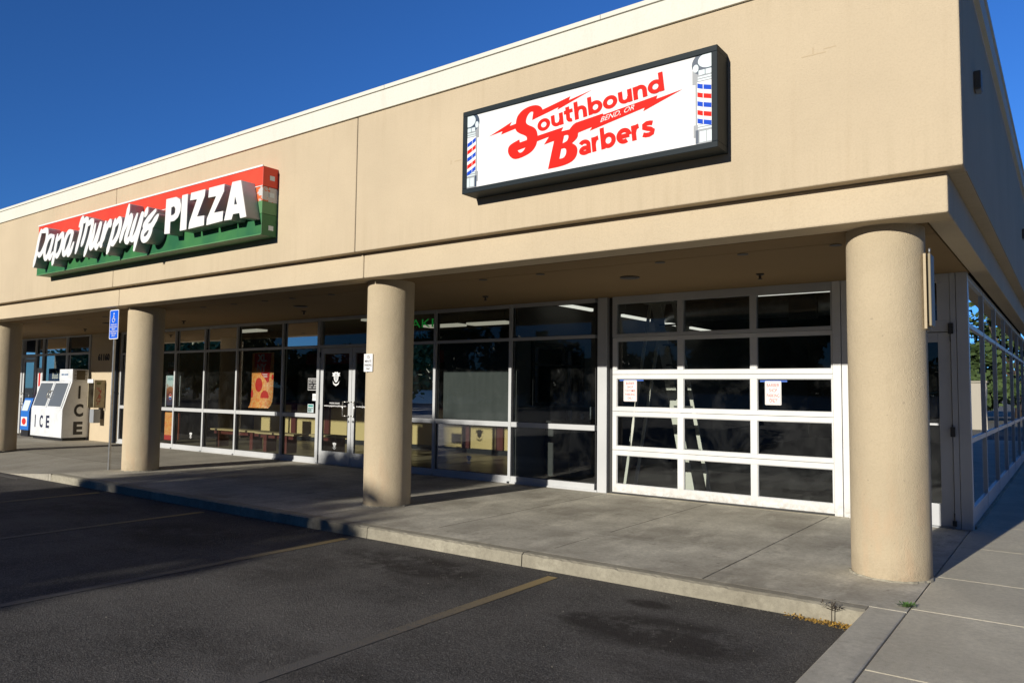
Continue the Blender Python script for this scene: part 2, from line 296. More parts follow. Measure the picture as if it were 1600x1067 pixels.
def concrete(name,base=(.40,.375,.33),dark=(.25,.225,.19),joints=(),jline=True,var=1.):
    m=mat(name,base,.85,spec=.3); N=NT(m); x,y,z=N.sep()
    c=N.mix(N.ramp(N.noise(.9,7,.62),[(.3,0.),(.72,1.)]),dark,base)
    c=N.mix(N.math('MULTIPLY',N.ramp(N.noise(2.6,8,.68,stretch=(1,.4,1)),[(.5,0.),(.75,1.)]),.5*var),c,tuple(min(1,b*1.25) for b in base))  # pale streak mottling; on the walkway its colour stands in for glass-bounced sunlight
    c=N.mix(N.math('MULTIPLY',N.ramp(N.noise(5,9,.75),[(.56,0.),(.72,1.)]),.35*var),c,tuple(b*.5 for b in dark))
    c=N.mix(N.math('MULTIPLY',N.ramp(N.noise(210,2,.6),[(.3,1.),(.48,0.)]),.35),c,tuple(b*.45 for b in base))
    vo=N.n('ShaderNodeTexVoronoi'); vo.inputs['Scale'].default_value=3.1; N.l(N.pos,vo.inputs['Vector']); gs=N.math('LESS_THAN',vo.outputs['Distance'],N.math('MULTIPLY',N.noise(1.7,2),.09)); c=N.mix(N.math('MULTIPLY',gs,.55),c,tuple(b*.45 for b in dark))
    c=N.mix(N.math('MULTIPLY',N.ramp(N.noise(24,8,.8),[(.42,1.),(.56,0.)]),.28),c,tuple(b*.6 for b in dark))
    h=N.noise(160,3,.6)
    for ax,pos,wd,rng,colr,st in joints:
        v=x if ax=='x' else y; u=y if ax=='x' else x
        v=N.math('ADD',v,N.math('MULTIPLY',N.math('SUBTRACT',N.noise(1.5,3,.6),.5),.02))
        f=N.math('LESS_THAN',N.math('ABSOLUTE',N.math('SUBTRACT',v,pos)),wd)
        if rng: f=N.math('MULTIPLY',f,N.math('MULTIPLY',N.math('GREATER_THAN',u,rng[0]),N.math('LESS_THAN',u,rng[1])))
        f=N.math('MULTIPLY',f,N.ramp(N.noise(4,4,.7),[(.3,.45),(.6,1.)]))
        c=N.mix(N.math('MULTIPLY',f,st),c,colr)
    N.color(c); N.bump(h,.004,.8)
    return m
DK=(.035,.03,.025); PL=(.52,.49,.43)
J=[('x',-1.84,.009,(-.60,3.5),DK,.95),('x',-3.41,.008,(.78,3.6),DK,.9),('x',-3.42,.006,(-.3,.35),DK,.8),('x',-4.98,.008,(-.2,3.6),DK,.85),('x',-6.6,.008,None,DK,.6),('x',-8.2,.008,None,DK,.8),('x',-9.8,.008,None,DK,.8),('x',-11.4,.008,None,DK,.8),
   ('y',.56,.009,(-6.1,-.36),PL,.75),('y',.62,.007,(-13.2,-6.5),DK,.6),('y',2.02,.008,(-6.1,-.36),PL,.45),('y',2.02,.007,(-13.2,-6.6),DK,.6)]
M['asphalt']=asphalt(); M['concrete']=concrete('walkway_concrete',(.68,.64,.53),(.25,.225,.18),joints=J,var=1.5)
M['concrete_side']=concrete('side_concrete',(.64,.59,.46),(.44,.40,.31))
M['kerb']=concrete('kerb_concrete',(.40,.37,.29),(.24,.215,.165),var=1.6); M['kerb_top']=concrete('kerb_return_concrete',(.62,.58,.47),(.40,.37,.30),var=1.5)
g=MB(); g.v=[(-400,-400,-.14),(400,-400,-.14),(400,400,-.14),(-400,400,-.14)]; g.f=[(0,1,2,3)]; g.smooth=[0]
M['earth']=mat('dry_ground',(.12,.11,.085),.95); NT_=NT(M['earth']); NT_.color(NT_.mix(NT_.noise(.3,6),(.09,.085,.06),(.16,.145,.11)))
g.build('ground',M['earth'],kind='structure')
g=MB(); g.v=[(-90,-70,-.12),(60,-70,-.12),(60,30,-.12),(-90,30,-.12)]; g.f=[(0,1,2,3)]; g.smooth=[0]
g.build('parking_lot',M['asphalt'],kind='structure')
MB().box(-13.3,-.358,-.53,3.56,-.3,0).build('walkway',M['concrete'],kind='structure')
# kerb with control joints and a worn, slightly uneven arris
k=MB()
def kerbseg(mb,x0,x1,n):
    pts=[]; st=len(mb.v); random.seed(int(abs(x0*10)))
    for i in range(n+1):
        x=x0+(x1-x0)*i/n; a=random.uniform(.007,.02); b=random.uniform(.006,.018); e=random.uniform(-.003,.003)
        pr=[(-.533,-.3),(-.533,0),(-.675+a+.02,0),(-.675+e,-b),(-.682,-.13),(-.682,-.3)]
        mb.v+=[(x,y,z) for y,z in pr]
    m=6
    for i in range(n):
        for j in range(m):
            a=st+i*m+j; b=st+i*m+(j+1)%m; mb.f.append((a,b,b+m,a+m)); mb.smooth.append(0)
    mb.f.append(tuple(range(st,st+m))); mb.f.append(tuple(range(st+n*m,st+n*m+m))[::-1]); mb.smooth+=[0,0]
for a,b in [(-13.3,-11.02),(-11.01,-7.92),(-7.91,-5.6),(-5.59,-3.536),(-3.526,-.60)]: kerbseg(k,a,b,max(6,int((b-a)/.05)))
k.build('kerb',M['kerb'],kind='structure')
k=MB(); k.v=[]; 
k.box(-.60,-.358,-14,-.535,-.3,0)
k.build('kerb_return',M['kerb_top'],bevel=.012,kind='structure')
k=MB(); ys=[-12.6,-11.05,-9.5,-7.95,-6.4,-4.85,-3.4,-1.9,-.42,.77,2.33,3.9,5.45,7.0,8.55,10.1,11.65,13.2,14.75,16.3,17.85,19.4,20.95,22.5,24.05]
for a,b in zip(ys,ys[1:]): k.box(-.35,1.3,a+.004,b-.004,-.3,0); k.box(1.308,2.96,a+.004,b-.004,-.3,0)
k.build('side_pavement',M['concrete_side'],bevel=.005,kind='structure')
# ramp and flush apron on the far left
k=MB(); xs=[-13.3-i*.17 for i in range(11)]+[-16,-18,-22,-28,-36,-60]; yy=[-.682,-.5,-.3,0,.3,.6,.9,1.2,2,3.56]
for x in xs:
    t=min(1,(-13.3-x)/1.7)
    for y in yy: k.v.append((x,y,-.116*t*(1-min(1,max(0,(y+.682)/1.7)))))
n=len(yy)
for i in range(len(xs)-1):
    for j in range(n-1): k.f.append((i*n+j,i*n+j+1,(i+1)*n+j+1,(i+1)*n+j)); k.smooth.append(0)
st=len(k.v)
for x in xs: k.v.append((x,-.682,-.3))
for i in range(len(xs)-1): k.f.append((i*n,(i+1)*n,st+i+1,st+i)); k.smooth.append(0)
M['concrete_left']=concrete('apron_concrete',(.46,.43,.36),(.30,.275,.225),joints=[('y',.9,.01,(-60,-13.3),DK,.7),('y',2.2,.008,(-60,-13.3),DK,.6),('x',-13.4,.01,None,DK,.8),('x',-16.5,.01,None,DK,.6),('x',-19.6,.01,None,DK,.6)])
k.build('apron',M['concrete_left'],kind='structure')
# painted parking lines
def paint(name,c,ya,yb,wear=.5):
    m=mat(name,c,.8); N=NT(m); x,y,z=N.sep(); fade=N.math('POWER',N.math('MULTIPLY_ADD',y,1/(ya-yb),-yb/(ya-yb),clamp=True),2.2)
    f=N.math('GREATER_THAN',N.math('ADD',N.noise(26,6,.75),N.math('MULTIPLY',fade,.26)),wear)
    f=N.math('MULTIPLY',f,N.math('MULTIPLY_ADD',fade,.85,.035))
    N.color(N.mix(f,(.085,.08,.075),c)); N.bump(N.noise(95,3,.7),.01,1); return m
M['yellow']=paint('worn_yellow_paint',(.36,.26,.10),-.85,-3.7,.50); M['lotwhite']=paint('worn_white_paint',(.55,.54,.5),3,-2,.42)
for i,(x,yb_) in enumerate([(-3.08,-5.6),(-5.76,-5.6),(-8.5,-5.6),(-11.3,-5.6)]):
    MB().box(x-.05,x+.05,yb_,-.84,-.119,-.116).build('parking_line',M['yellow'],kind='structure')
MB().box(-26,-14.0,-.92,-.83,-.119,-.1155).build('parking_line',M['lotwhite'],kind='structure')
k=MB(); k.bar((-14.9,-.76,-.1165),(-16.6,-5,-.1165),.1,.003,(0,0,1)); k.bar((-16.9,-.76,-.1165),(-18.6,-5,-.1165),.1,.003,(0,0,1)); k.build('parking_line',M['lotwhite'],kind='structure')

# ================================================================ BUILDING
B=thing('shopping_centre_building',(-10,3.5,0),'long single-storey tan stucco shopping centre with round columns and glazed shopfronts','building')
XL=-44.
# front fascia in panels with narrow control joints over a dark backing
f=MB(); f.box(XL,-.02,.012,.24,3.23,4.97)
f.build('fascia_core',M['dark'],B)
f=MB(); jx=[XL,-38,-31.5,-25.2,-19.05,-12.9,-6.67,0]
for i,(a,b) in enumerate(zip(jx,jx[1:])): f.box(a+.006,b-(.006 if b<0 else 0),0,.20 if b<0 else .22,3.22,4.98)
f.build('fascia',M['stucco'],B,bevel=.012)
f=MB(); f.box(-.22,0,.222,26,3.22,4.98); f.build('side_fascia',M['stucco'],B,bevel=.012)
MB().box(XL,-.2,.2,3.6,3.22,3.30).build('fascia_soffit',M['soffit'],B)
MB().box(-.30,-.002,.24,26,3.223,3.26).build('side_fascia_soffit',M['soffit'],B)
# coping: sloping fascia metal and a lapped cap with seams
f=MB(); f.prismx([(-.028,4.965),(-.045,5.19),(.26,5.19),(.26,4.985),(-.0,4.985),(-.0,4.965)],XL,.045)
f.box(.001,.045,.26,26,4.965,5.19); f.build('coping_band',M['coping'],B)
f=MB(); sx=[XL]+[-.02-3.06*i for i in range(14,0,-1)]+[.07]
for a,b in zip(sx,sx[1:]): f.prismx([(-.045,5.197),(-.058,5.20),(-.06,5.245),(.3,5.25),(.3,5.197)],a+.0025,b-.0025)
f.box(.001,.06,.302,26,5.197,5.245); f.build('coping_cap',M['coping'],B)
MB().box(XL,-.02,.24,26,4.9,4.96).build('roof',M['dark'],B)
# lower beam
f=MB()
bj=[XL,-31.5,-25.2,-19.05,-12.9,-6.63,-.118]
for a,b in zip(bj,bj[1:]): f.box(a+.005,b-(.005 if b<-1 else 0),.122,.46,2.9,3.218)
f.build('beam',M['stucco_beam'],B,bevel=.014)
f=MB(); f.box(-.30,-.118,.46,26,2.9,3.22); f.build('side_beam',M['stucco_beam'],B,bevel=.01)
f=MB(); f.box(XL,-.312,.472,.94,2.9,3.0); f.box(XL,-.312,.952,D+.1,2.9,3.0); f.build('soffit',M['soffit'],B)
MB().box(XL,-.3,.45,D+.1,3.002,3.05).build('soffit_core',M['dark'],B)
# columns
def column(x,label):
    mb=MB(); n=56; zs=[0.0,.012,.05,.4,1,1.6,2.2,2.9]; st=0
    for z in zs:
        for i in range(n):
            t=2*math.pi*i/n; r=.307 + (.004*math.sin(7*t+x)+.003*math.sin(13*t) if z<.03 else 0) + .0015*math.sin(3*t+z*2+x)
            mb.v.append((x+r*math.cos(t),.62+r*math.sin(t),z))
    for a in range(len(zs)-1):
        for i in range(n): mb.f.append((a*n+i,a*n+(i+1)%n,(a+1)*n+(i+1)%n,(a+1)*n+i)); mb.smooth.append(1)
    c=mb.build('column',M['stucco_col'],B,label=label)
    ring=MB(); random.seed(int(x*7)); pts=[]
    for i in range(72):
        t=2*math.pi*i/72; pts.append((x+(.318+random.uniform(-.008,.012))*math.cos(t),.62+(.318+random.uniform(-.008,.012))*math.sin(t)))
    k=len(pts); ring.v=[(a,b,.001) for a,b in pts]+[(x+(a-x)*.985,.62+(b-.62)*.985,.012+random.uniform(0,.006)) for a,b in pts]
    for i in range(k): ring.f.append((i,(i+1)%k,k+(i+1)%k,k+i)); ring.smooth.append(0)
    ring.f.append(tuple(range(k,2*k))); ring.smooth.append(0)
    ring.build('grout_ring',M['kerb'],c)
for x in (-.655,-6.63,-12.87,-19.05,-25.2): column(x,None)
# soffit fittings
M['can']=mat('downlight_bronze',(.05,.04,.03),.6)
for x in (-1.15,-2.04,-2.95,-4.52,-5.4,-8.31,-9.24,-9.95,-10.81,-11.73,-13.6,-15.3,-16.42,-17.9,-21):
    MB().cyl((x,.97+.06,2.893),(x,1.03,2.905),.055,n=18).build('downlight',M['can'],B)
for x in (-3.73,-10.05,-16.8): MB().cyl((x,1.82,2.885),(x,1.82,2.905),.12,n=24).cyl((x,1.82,2.880),(x,1.82,2.886),.09,n=24).build('ceiling_lamp',M['can'],B)
for x in (-2.32,-6.45,-10.69,-14.71,-19.2):
    MB().cyl((x,2.4,2.88),(x,2.4,2.9),.035,.05,n=12).cyl((x,2.4,2.84),(x,2.4,2.88),.014,n=10).cyl((x,2.4,2.834),(x,2.4,2.84),.028,n=10).build('sprinkler_head',M['can'],B)

# ---- shopfront glazing (a window = frame + panes)
RAILS=[(0.0,.115),(.905,.985),(2.30,2.35),(2.84,2.9)]
def window(x0,x1,rails=RAILS,mw=.055,right=False,gl='glass',yd=D,label=None,name='window'):
    mb=MB(); a=x0-mw/2; b=x1+mw/2
    mb.box(a,a+mw,yd-.055,yd+.05,0,2.9)
    if right: mb.box(b-mw,b,yd-.055,yd+.05,0,2.9)
    for z0,z1 in rails: mb.box(a+mw,b-mw,yd-.05,yd+.045,z0,z1)
    mb.box(a,b,yd-.075,yd-.05,0,.03)
    wn=mb.build(name,M['alu'],B,bevel=.003,label=label)
    gk=MB()
    for (z0,z1),(z2,z3) in zip(rails,rails[1:]):
        for q in ((a+mw,a+mw+.008),(b-mw-.008,b-mw)): gk.box(q[0],q[1],yd-.012,yd+.012,z1,z2)
        gk.box(a+mw,b-mw,yd-.012,yd+.012,z2-.006,z2); gk.box(a+mw,b-mw,yd-.012,yd+.012,z1,z1+.006)
        p=MB(); p.v=[(a+mw,yd,z1),(b-mw,yd,z1),(b-mw,yd,z2),(a+mw,yd,z2)]; p.f=[(0,1,2,3)]; p.smooth=[0]
        p.build('pane',M[gl],wn)
    gk.build('gasket',M['rubber'],wn)
    return wn
xs=[-19.5,-18.14,-16.88,-15.62,-14.35,-12.72,-11.56]
for a,b in zip(xs,xs[1:]): window(a,b)
window(-9.6,-8.43); window(-8.43,-6.77); window(-6.77,-5.155)
# posts
MB().box(-11.6,-11.52,D-.06,D+.05,0,2.9).build('door_jamb',M['alu'],B,bevel=.003); MB().box(-9.68,-9.6+.03,D-.058,D+.05,0,2.9).build('door_jamb',M['alu'],B,bevel=.003)
MB().box(-5.13,-4.97,D-.06,D+.06,0,2.9).build('post',M['alu'],B,bevel=.003)
MB().box(-4.97,-4.885,D+.02,D+.06,0,2.9).build('dark_gap_strip',M['rubber'],B)  # dark-coloured strip stands in for the shaded gap beside the overhead door
def entry_door(x0,x1,hinge_left=True,lock=True,mid=False,st=.085,zt=2.29):
    mb=MB(); y0,y1=D-.03,D+.02
    mb.box(x0,x0+st,y0,y1,.012,zt).box(x1-st,x1,y0,y1,.012,zt).box(x0+st,x1-st,y0,y1,.012,.26).box(x0+st,x1-st,y0,y1,zt-.11,zt)
    if mid: mb.box(x0+st,x1-st,y0+.01,y1-.01,1.15,1.175)
    d=mb.build('door',M['alu'],B,bevel=.004)
    p=MB(); p.v=[(x0+st,D-.005,.26),(x1-st,D-.005,.26),(x1-st,D-.005,zt-.11),(x0+st,D-.005,zt-.11)]; p.f=[(0,1,2,3)]; p.smooth=[0]; p.build('pane',M['glass'],d)
    hx=x1-.06 if hinge_left else x0+.06; ix=-.10 if hinge_left else .10
    h=MB(); yy=D-.10
    h.path([(hx,D-.03,1.235),(hx,yy,1.235),(hx+ix,yy,1.235),(hx+ix,yy,.965),(hx,yy,.965),(hx,D-.03,.965)],.0115,n=10); h.build('handle',M['chrome'],d)
    if lock: MB().cyl((hx,D-.045,.86),(hx,D-.03,.86),.022,n=16).build('lock',M['steel'],d)
    for z in (.12,1.12,2.16):
        xx=x0-.008 if hinge_left else x1+.008
        MB().cyl((xx,D-.045,z-.05),(xx,D-.045,z+.05),.012,n=8).build('hinge',M['rubber'],d)
    return d
entry_door(-11.51,-10.592); entry_door(-10.582,-9.69,hinge_left=False)
mb=MB(); mb.box(-11.52,-9.68,D-.055,D+.05,2.30,2.35).box(-11.52,-9.68,D-.055,D+.05,2.84,2.9); tw=mb.build('transom_window',M['alu'],B,bevel=.003)
p=MB(); p.v=[(-11.52,D,2.35),(-9.68,D,2.35),(-9.68,D,2.84),(-11.52,D,2.84)]; p.f=[(0,1,2,3)]; p.smooth=[0]; p.build('pane',M['glass'],tw)
MB().box(-11.5,-9.68,D-.09,D+.06,0,.012).build('threshold',M['steel'],B); MB().box(-1.5,-.5,D-.09,D+.06,0,.012).build('threshold',M['steel'],B)
# overhead sectional door
xsG=[-4.81,-3.85,-3.76,-2.82,-2.73,-1.80]; zG=[(.15,.57),(.70,1.14),(1.27,1.685),(1.81,2.24)]
secs=[(.03,.64),(.645,1.205),(1.21,1.745),(1.75,2.29)]
mb=MB()
def grid(mb,x0,x1,z0,z1,cols,g0,g1,ya,yb):
    mb.box(x0,x1,ya,yb,z0,g0).box(x0,x1,ya,yb,g1,z1)
    e=[x0]+cols+[x1]
    for i in range(0,len(e),2): mb.box(e[i],e[i+1],ya,yb,g0,g1)
for (z0,z1),(g0,g1) in zip(secs,zG): grid(mb,-4.88,-1.785,z0,z1,xsG,g0,g1,D-.045,D+.005)
od=mb.build('overhead_door',M['white'],B,bevel=.0025)
gk=MB()
for (g0,g1) in zG:
    for i in range(3):
        a,b=xsG[2*i],xsG[2*i+1]
        p=MB(); p.v=[(a,D-.012,g0),(b,D-.012,g0),(b,D-.012,g1),(a,D-.012,g1)]; p.f=[(0,1,2,3)]; p.smooth=[0]; p.build('pane',M['glass_dirty'],od)
        gk.box(a,a+.008,D-.03,D-.008,g0,g1).box(b-.008,b,D-.03,D-.008,g0,g1).box(a+.008,b-.008,D-.03,D-.008,g0,g0+.008).box(a+.008,b-.008,D-.03,D-.008,g1-.008,g1)
gk.build('glazing_bead',M['alu'],od)
MB().box(-4.88,-1.785,D-.05,D-.0,.008,.028).build('bottom_seal',M['rubber'],od)
mb=MB(); grid(mb,-4.88,-1.785,2.295,2.9,xsG,2.345,2.79,D-.055,D+.03); tw=mb.build('transom_window',M['alu'],B,bevel=.003)
for i in range(3):
    a,b=xsG[2*i],xsG[2*i+1]; p=MB(); p.v=[(a,D-.012,2.345),(b,D-.012,2.345),(b,D-.012,2.79),(a,D-.012,2.79)]; p.f=[(0,1,2,3)]; p.smooth=[0]; p.build('pane',M['glass'],tw)
MB().box(-1.78,-1.682,D-.062,D+.05,0,2.9).build('post',M['white'],B,bevel=.003)
mb=MB(); mb.box(-1.675,-1.60,D-.055,D+.05,0,2.9).box(-1.60,-1.52,D-.05,D+.045,0,.26).box(-1.60,-1.52,D-.05,D+.045,1.0,1.03); mb.build('sidelight_frame',M['white'],B,bevel=.003)
MB().box(-4.95,-1.62,D-.085,D-.02,0,.007).build('sill_plate',M['kerb'],B)
# barber entrance door and corner post
entry_door(-1.50,-.505,hinge_left=False,mid=True,st=.125,zt=2.22)
mb=MB(); mb.box(-1.52,-.50,D-.05,D+.045,2.23,2.36).box(-1.52,-.50,D-.05,D+.045,2.80,2.9).box(-.63,-.50,D-.05,D+.045,2.36,2.8).box(-1.6,-1.52,D-.05,D+.045,2.23,2.9); tw=mb.build('transom_window',M['alu'],B,bevel=.003)
p=MB(); p.v=[(-1.52,D,2.36),(-.63,D,2.36),(-.63,D,2.80),(-1.52,D,2.80)]; p.f=[(0,1,2,3)]; p.smooth=[0]; p.build('pane',M['glass'],tw)
MB().box(-.497,-.44,D-.058,D+.05,0,2.9).build('door_jamb',M['alu'],B,bevel=.003)
MB().box(-.435,-.32,D-.065,D+.06,0,2.9).build('corner_post',M['alu'],B,bevel=.004)
MB().box(-.52,-.475,D-.09,D-.06,1.03,1.14).build('lock_box',M['rubber'],B); MB().box(-.52,-.47,D-.085,D-.05,2.2,2.32).build('door_closer',M['rubber'],B)
MB().box(-.52,-.48,D-.085,D-.055,.03,.09).build('floor_bolt',M['rubber'],B)
# side glazing, same module turned 90 degrees
ys=[3.62,5.42,7.4,9.38,11.36,13.34,15.32,17.3,19.28,21.26]
for a,b in zip(ys,ys[1:]):
    mb=MB(); R2=[(0,.22),(.955,1.015),(2.28,2.335),(2.83,2.9)]
    mb.box(-.42,-.325,b-.025,b+.025,0,2.9)
    for z0,z1 in R2: mb.box(-.40,-.33,a+.025,b-.025,z0,z1)
    wn=mb.build('side_window',M['alu'],B,bevel=.003)
    for (z0,z1),(z2,z3) in zip(R2,R2[1:]):
        p=MB(); p.v=[(-.352,a+.025,z1),(-.352,b-.025,z1),(-.352,b-.025,z2),(-.352,a+.025,z2)]; p.f=[(0,1,2,3)]; p.smooth=[0]; p.build('pane',M['glass'],wn)
MB().box(-.42,-.3,3.59,22,-.02,.03).build('side_sill',M['kerb'],B)
MB().box(-.6,-.3,21.3,26,0,2.9).build('side_wall',M['stucco'],B)
# masonry pier with street number, and the far shopfront
MB().box(-21.2,-19.6,D-.03,D+.2,0,2.9).build('pier',M['stucco_beam'],B)
text('street_number','61160',(-20.78,D-.032,2.17),(.62,0,0),(0,0,.18),M['black'],B,bold=.01,depth=.012,N=(0,-1,0))
R3=[(0,.3),(2.36,2.42),(2.86,2.9)]
window(-24.2,-22.65,R3,.08); window(-22.65,-21.27,R3,.08,right=True)
window(-24.7,-24.2,R3,.08); window(-27.6,-26.2,R3,.08); window(-29,-27.6,R3,.08); window(-30.4,-29,R3,.08)
entry_door(-25.62,-24.75,hinge_left=False,st=.1); 
MB().box(-26.2,-25.64,D-.05,D+.05,0,2.9).box(-25.64,-24.74,D-.05,D+.05,2.3,2.42).box(-25.64,-24.74,D-.05,D+.05,2.86,2.9).build('door_jamb',M['alu'],B)
MB().box(XL,-30.44,D,D+.2,0,2.9).build('far_wall',M['stucco_beam'],B)
# ---- interiors
def plain(n,c,r=.8): return mat(n,c,r)
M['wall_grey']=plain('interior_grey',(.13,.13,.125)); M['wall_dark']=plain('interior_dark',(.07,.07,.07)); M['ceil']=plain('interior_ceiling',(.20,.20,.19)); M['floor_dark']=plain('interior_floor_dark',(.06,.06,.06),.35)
M['yellowwall']=plain('ochre_half_wall',(.66,.50,.23)); M['maroon']=plain('maroon_timber',(.11,.02,.015),.5); M['tile']=plain('tan_floor_tile',(.30,.25,.17),.35); M['pizza_wall']=plain('pizza_wall',(.10,.085,.06)); M['tan']=plain('tan_benchtop',(.50,.38,.2),.5)
N=NT(M['tile']); x,y,z=N.sep(); br=N.n('ShaderNodeTexBrick'); br.inputs['Scale'].default_value=3.2; br.offset=0; br.inputs['Mortar Size'].default_value=.012; br.inputs['Color1'].default_value=(.33,.27,.18,1); br.inputs['Color2'].default_value=(.27,.22,.15,1); br.inputs['Mortar'].default_value=(.12,.1,.08,1); br.inputs['Brick Width'].default_value=1; br.inputs['Row Height'].default_value=1; N.l(N.pos,br.inputs['Vector']); N.color(br.outputs[0])
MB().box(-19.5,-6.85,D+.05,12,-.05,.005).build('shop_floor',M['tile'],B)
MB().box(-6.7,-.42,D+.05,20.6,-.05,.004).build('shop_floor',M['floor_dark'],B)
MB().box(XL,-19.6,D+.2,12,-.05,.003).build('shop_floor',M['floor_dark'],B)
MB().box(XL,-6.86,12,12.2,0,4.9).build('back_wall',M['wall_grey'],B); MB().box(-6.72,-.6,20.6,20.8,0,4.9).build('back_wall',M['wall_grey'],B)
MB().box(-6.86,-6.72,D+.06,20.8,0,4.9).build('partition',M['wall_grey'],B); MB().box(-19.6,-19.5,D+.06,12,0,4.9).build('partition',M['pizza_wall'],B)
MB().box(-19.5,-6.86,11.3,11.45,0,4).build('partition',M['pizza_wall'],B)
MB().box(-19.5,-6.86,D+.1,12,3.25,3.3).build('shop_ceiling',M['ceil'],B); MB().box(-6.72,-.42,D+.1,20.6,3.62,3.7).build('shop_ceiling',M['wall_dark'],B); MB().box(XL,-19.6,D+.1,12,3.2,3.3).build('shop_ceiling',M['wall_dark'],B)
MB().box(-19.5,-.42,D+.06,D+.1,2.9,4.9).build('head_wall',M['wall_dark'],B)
# pizza half-height ochre wall with maroon posts and black base
hw=MB().box(-19.4,-6.9,7.5,7.62,.12,1.0).build('half_wall',M['yellowwall'],B)
MB().box(-19.4,-6.9,7.485,7.64,.006,.12).build('plinth',M['black'],hw); MB().box(-19.4,-6.9,7.45,7.67,1.0,1.05).build('cap',M['maroon'],hw)
for x in (-17.45,-16.0,-13.0,-11.0,-10.0,-8.4): MB().box(x-.1,x+.1,7.44,7.5,.12,1.0).build('post',M['maroon'],hw)
MB().box(-19.4,-6.9,9.4,9.5,2.25,2.6).build('menu_fascia',plain('dark_red_band',(.16,.02,.03)),B)
MB().box(-19,-13,9.3,9.9,0,1.1).build('counter',M['maroon'],B)
# ================================================================ SIGNS
# --- barber sign
bs=thing('barber_sign',(-3.24,0,4.07),'black framed white box sign lettered Southbound Barbers with barber poles at both ends','sign')
sx0,sx1,sz0,sz1=-4.69,-1.80,3.62,4.53
mb=MB(); fr=.055
mb.box(sx0,sx1,-.25,0,sz0,sz0+fr).box(sx0,sx1,-.25,0,sz1-fr,sz1).box(sx0,sx0+fr,-.25,0,sz0+fr,sz1-fr).box(sx1-fr,sx1,-.25,0,sz0+fr,sz1-fr)
mb.build('frame',M['black_metal'],bs,bevel=.004)
face=MB().box(sx0+fr,sx1-fr,-.234,-.01,sz0+fr,sz1-fr).build('face',M['signface'],bs)
YF=-.2345
shape('lettering',smoothpoly(SHAPE_S,2),[smoothpoly(HOLE_S,2)],YF-.0010,.002,M['red'],face)
shape('lettering',SHAPE_BOLT,[],YF-.0016,.002,M['red'],face)
shape('lettering',SHAPE_BOLT2,[],YF-.0022,.002,M['red'],face)
shape('lettering',smoothpoly(SHAPE_B,2),[smoothpoly(HOLE_B1,2),smoothpoly(HOLE_B2,2)],YF-.0028,.002,M['red'],face)
def fit3(name,s,q,bold,m,depth,y,parent,shear=0):
    (x0,z0),(x1,z1),(x2,z2)=q[0],q[1],q[2]
    text(name,s,(x0,y,z0),(x1-x0,0,z1-z0),(x2-x1,0,z2-z1),m,parent,bold=bold,depth=depth,N=(0,-1,0))
def arc(cx,cz,rx,rz,a0,a1,n=14): return [(cx+rx*math.cos(R(a0+(a1-a0)*i/n)),cz+rz*math.sin(R(a0+(a1-a0)*i/n))) for i in range(n+1)]
GL={'o':(1.08,[arc(.5,.5,.36,.37,0,360,28)]),
 'u':(1.02,[[(.16,1.0),(.16,.5)]+arc(.46,.44,.30,.30,180,360)+[(.76,.5)],[(.80,1.0),(.80,0)]]),
 'n':(1.02,[[(.16,1.0),(.16,0)],[(.18,.5)]+arc(.48,.56,.30,.31,180,0)+[(.78,0)]]),
 'h':(1.02,[[(.16,1.45),(.16,0)],[(.18,.5)]+arc(.48,.56,.30,.31,180,0)+[(.78,0)]]),
 'b':(1.10,[[(.16,1.45),(.16,0)],arc(.55,.5,.35,.37,0,360,28)]),
 'd':(1.10,[[(.88,1.45),(.88,0)],arc(.48,.5,.35,.37,0,360,28)]),
 't':(.78,[[(.30,1.28),(.30,.38)]+arc(.52,.36,.22,.23,180,285,8),[(.02,.88),(.68,.88)]]),
 'a':(.93,[arc(.42,.62,.30,.25,150,0,12)+[(.72,.0)],arc(.44,.28,.28,.17,0,360,22)]),
 'r':(.64,[[(.16,1.0),(.16,0)],[(.18,.5)]+arc(.50,.52,.32,.36,180,88,8)]),
 'e':(1.0,[arc(.5,.5,.36,.37,-2,300,26),[(.16,.48),(.86,.48)]]),
 's':(.84,[[(.76,.80),(.60,.86),(.40,.88),(.22,.80),(.20,.64),(.40,.54),(.60,.46),(.74,.34),(.68,.18),(.48,.12),(.28,.14),(.10,.22)]])}
def glyphs(name,word,O,U,V,xh,m,y,parent,wd=.295):
    """bold rounded letters in the parallelogram O + u*U + v*V; xh = share of the height taken by the x-height"""
    tot=sum(GL[c][0] for c in word)-.06; top=1/xh; pen=0; kk=0
    for c in word:
        mb=MB(); k2=0
        for st in GL[c][1]:
            P=[Vector((a+pen,b)) for a,b in st]; n=len(P); L=[];Rr=[]; closed=(P[0]-P[-1]).length<.02
            for i,p in enumerate(P):
                a=P[i-1] if i else (P[-2] if closed else P[0]); b=P[i+1] if i<n-1 else (P[1] if closed else P[-1]); d=(b-a).normalized(); q=Vector((-d.y,d.x))*wd/2; L.append(p+q); Rr.append(p-q)
            yy=y-kk*.00025-k2*.0012; k2+=1; kk+=1; bse=len(mb.v)
            f=lambda p: (O[0]+U[0]*p.x/tot+V[0]*p.y*xh, O[1]+U[1]*p.x/tot+V[1]*p.y*xh)
            for l,r in zip(L,Rr):
                (x1,z1),(x2,z2)=f(l),f(r); mb.v+=[(x1,yy,z1),(x2,yy,z2),(x1,yy+.001,z1),(x2,yy+.001,z2)]
            for i in range(n-1): o=bse+4*i; mb.f+=[(o,o+4,o+5,o+1),(o,o+2,o+6,o+4),(o+1,o+5,o+7,o+3)]; mb.smooth+=[0]*3
        mb.build(name,m,parent); pen+=GL[c][0]
def par(q): return (q[0],(q[1][0]-q[0][0],q[1][1]-q[0][1]),(q[2][0]-q[1][0],q[2][1]-q[1][1]))
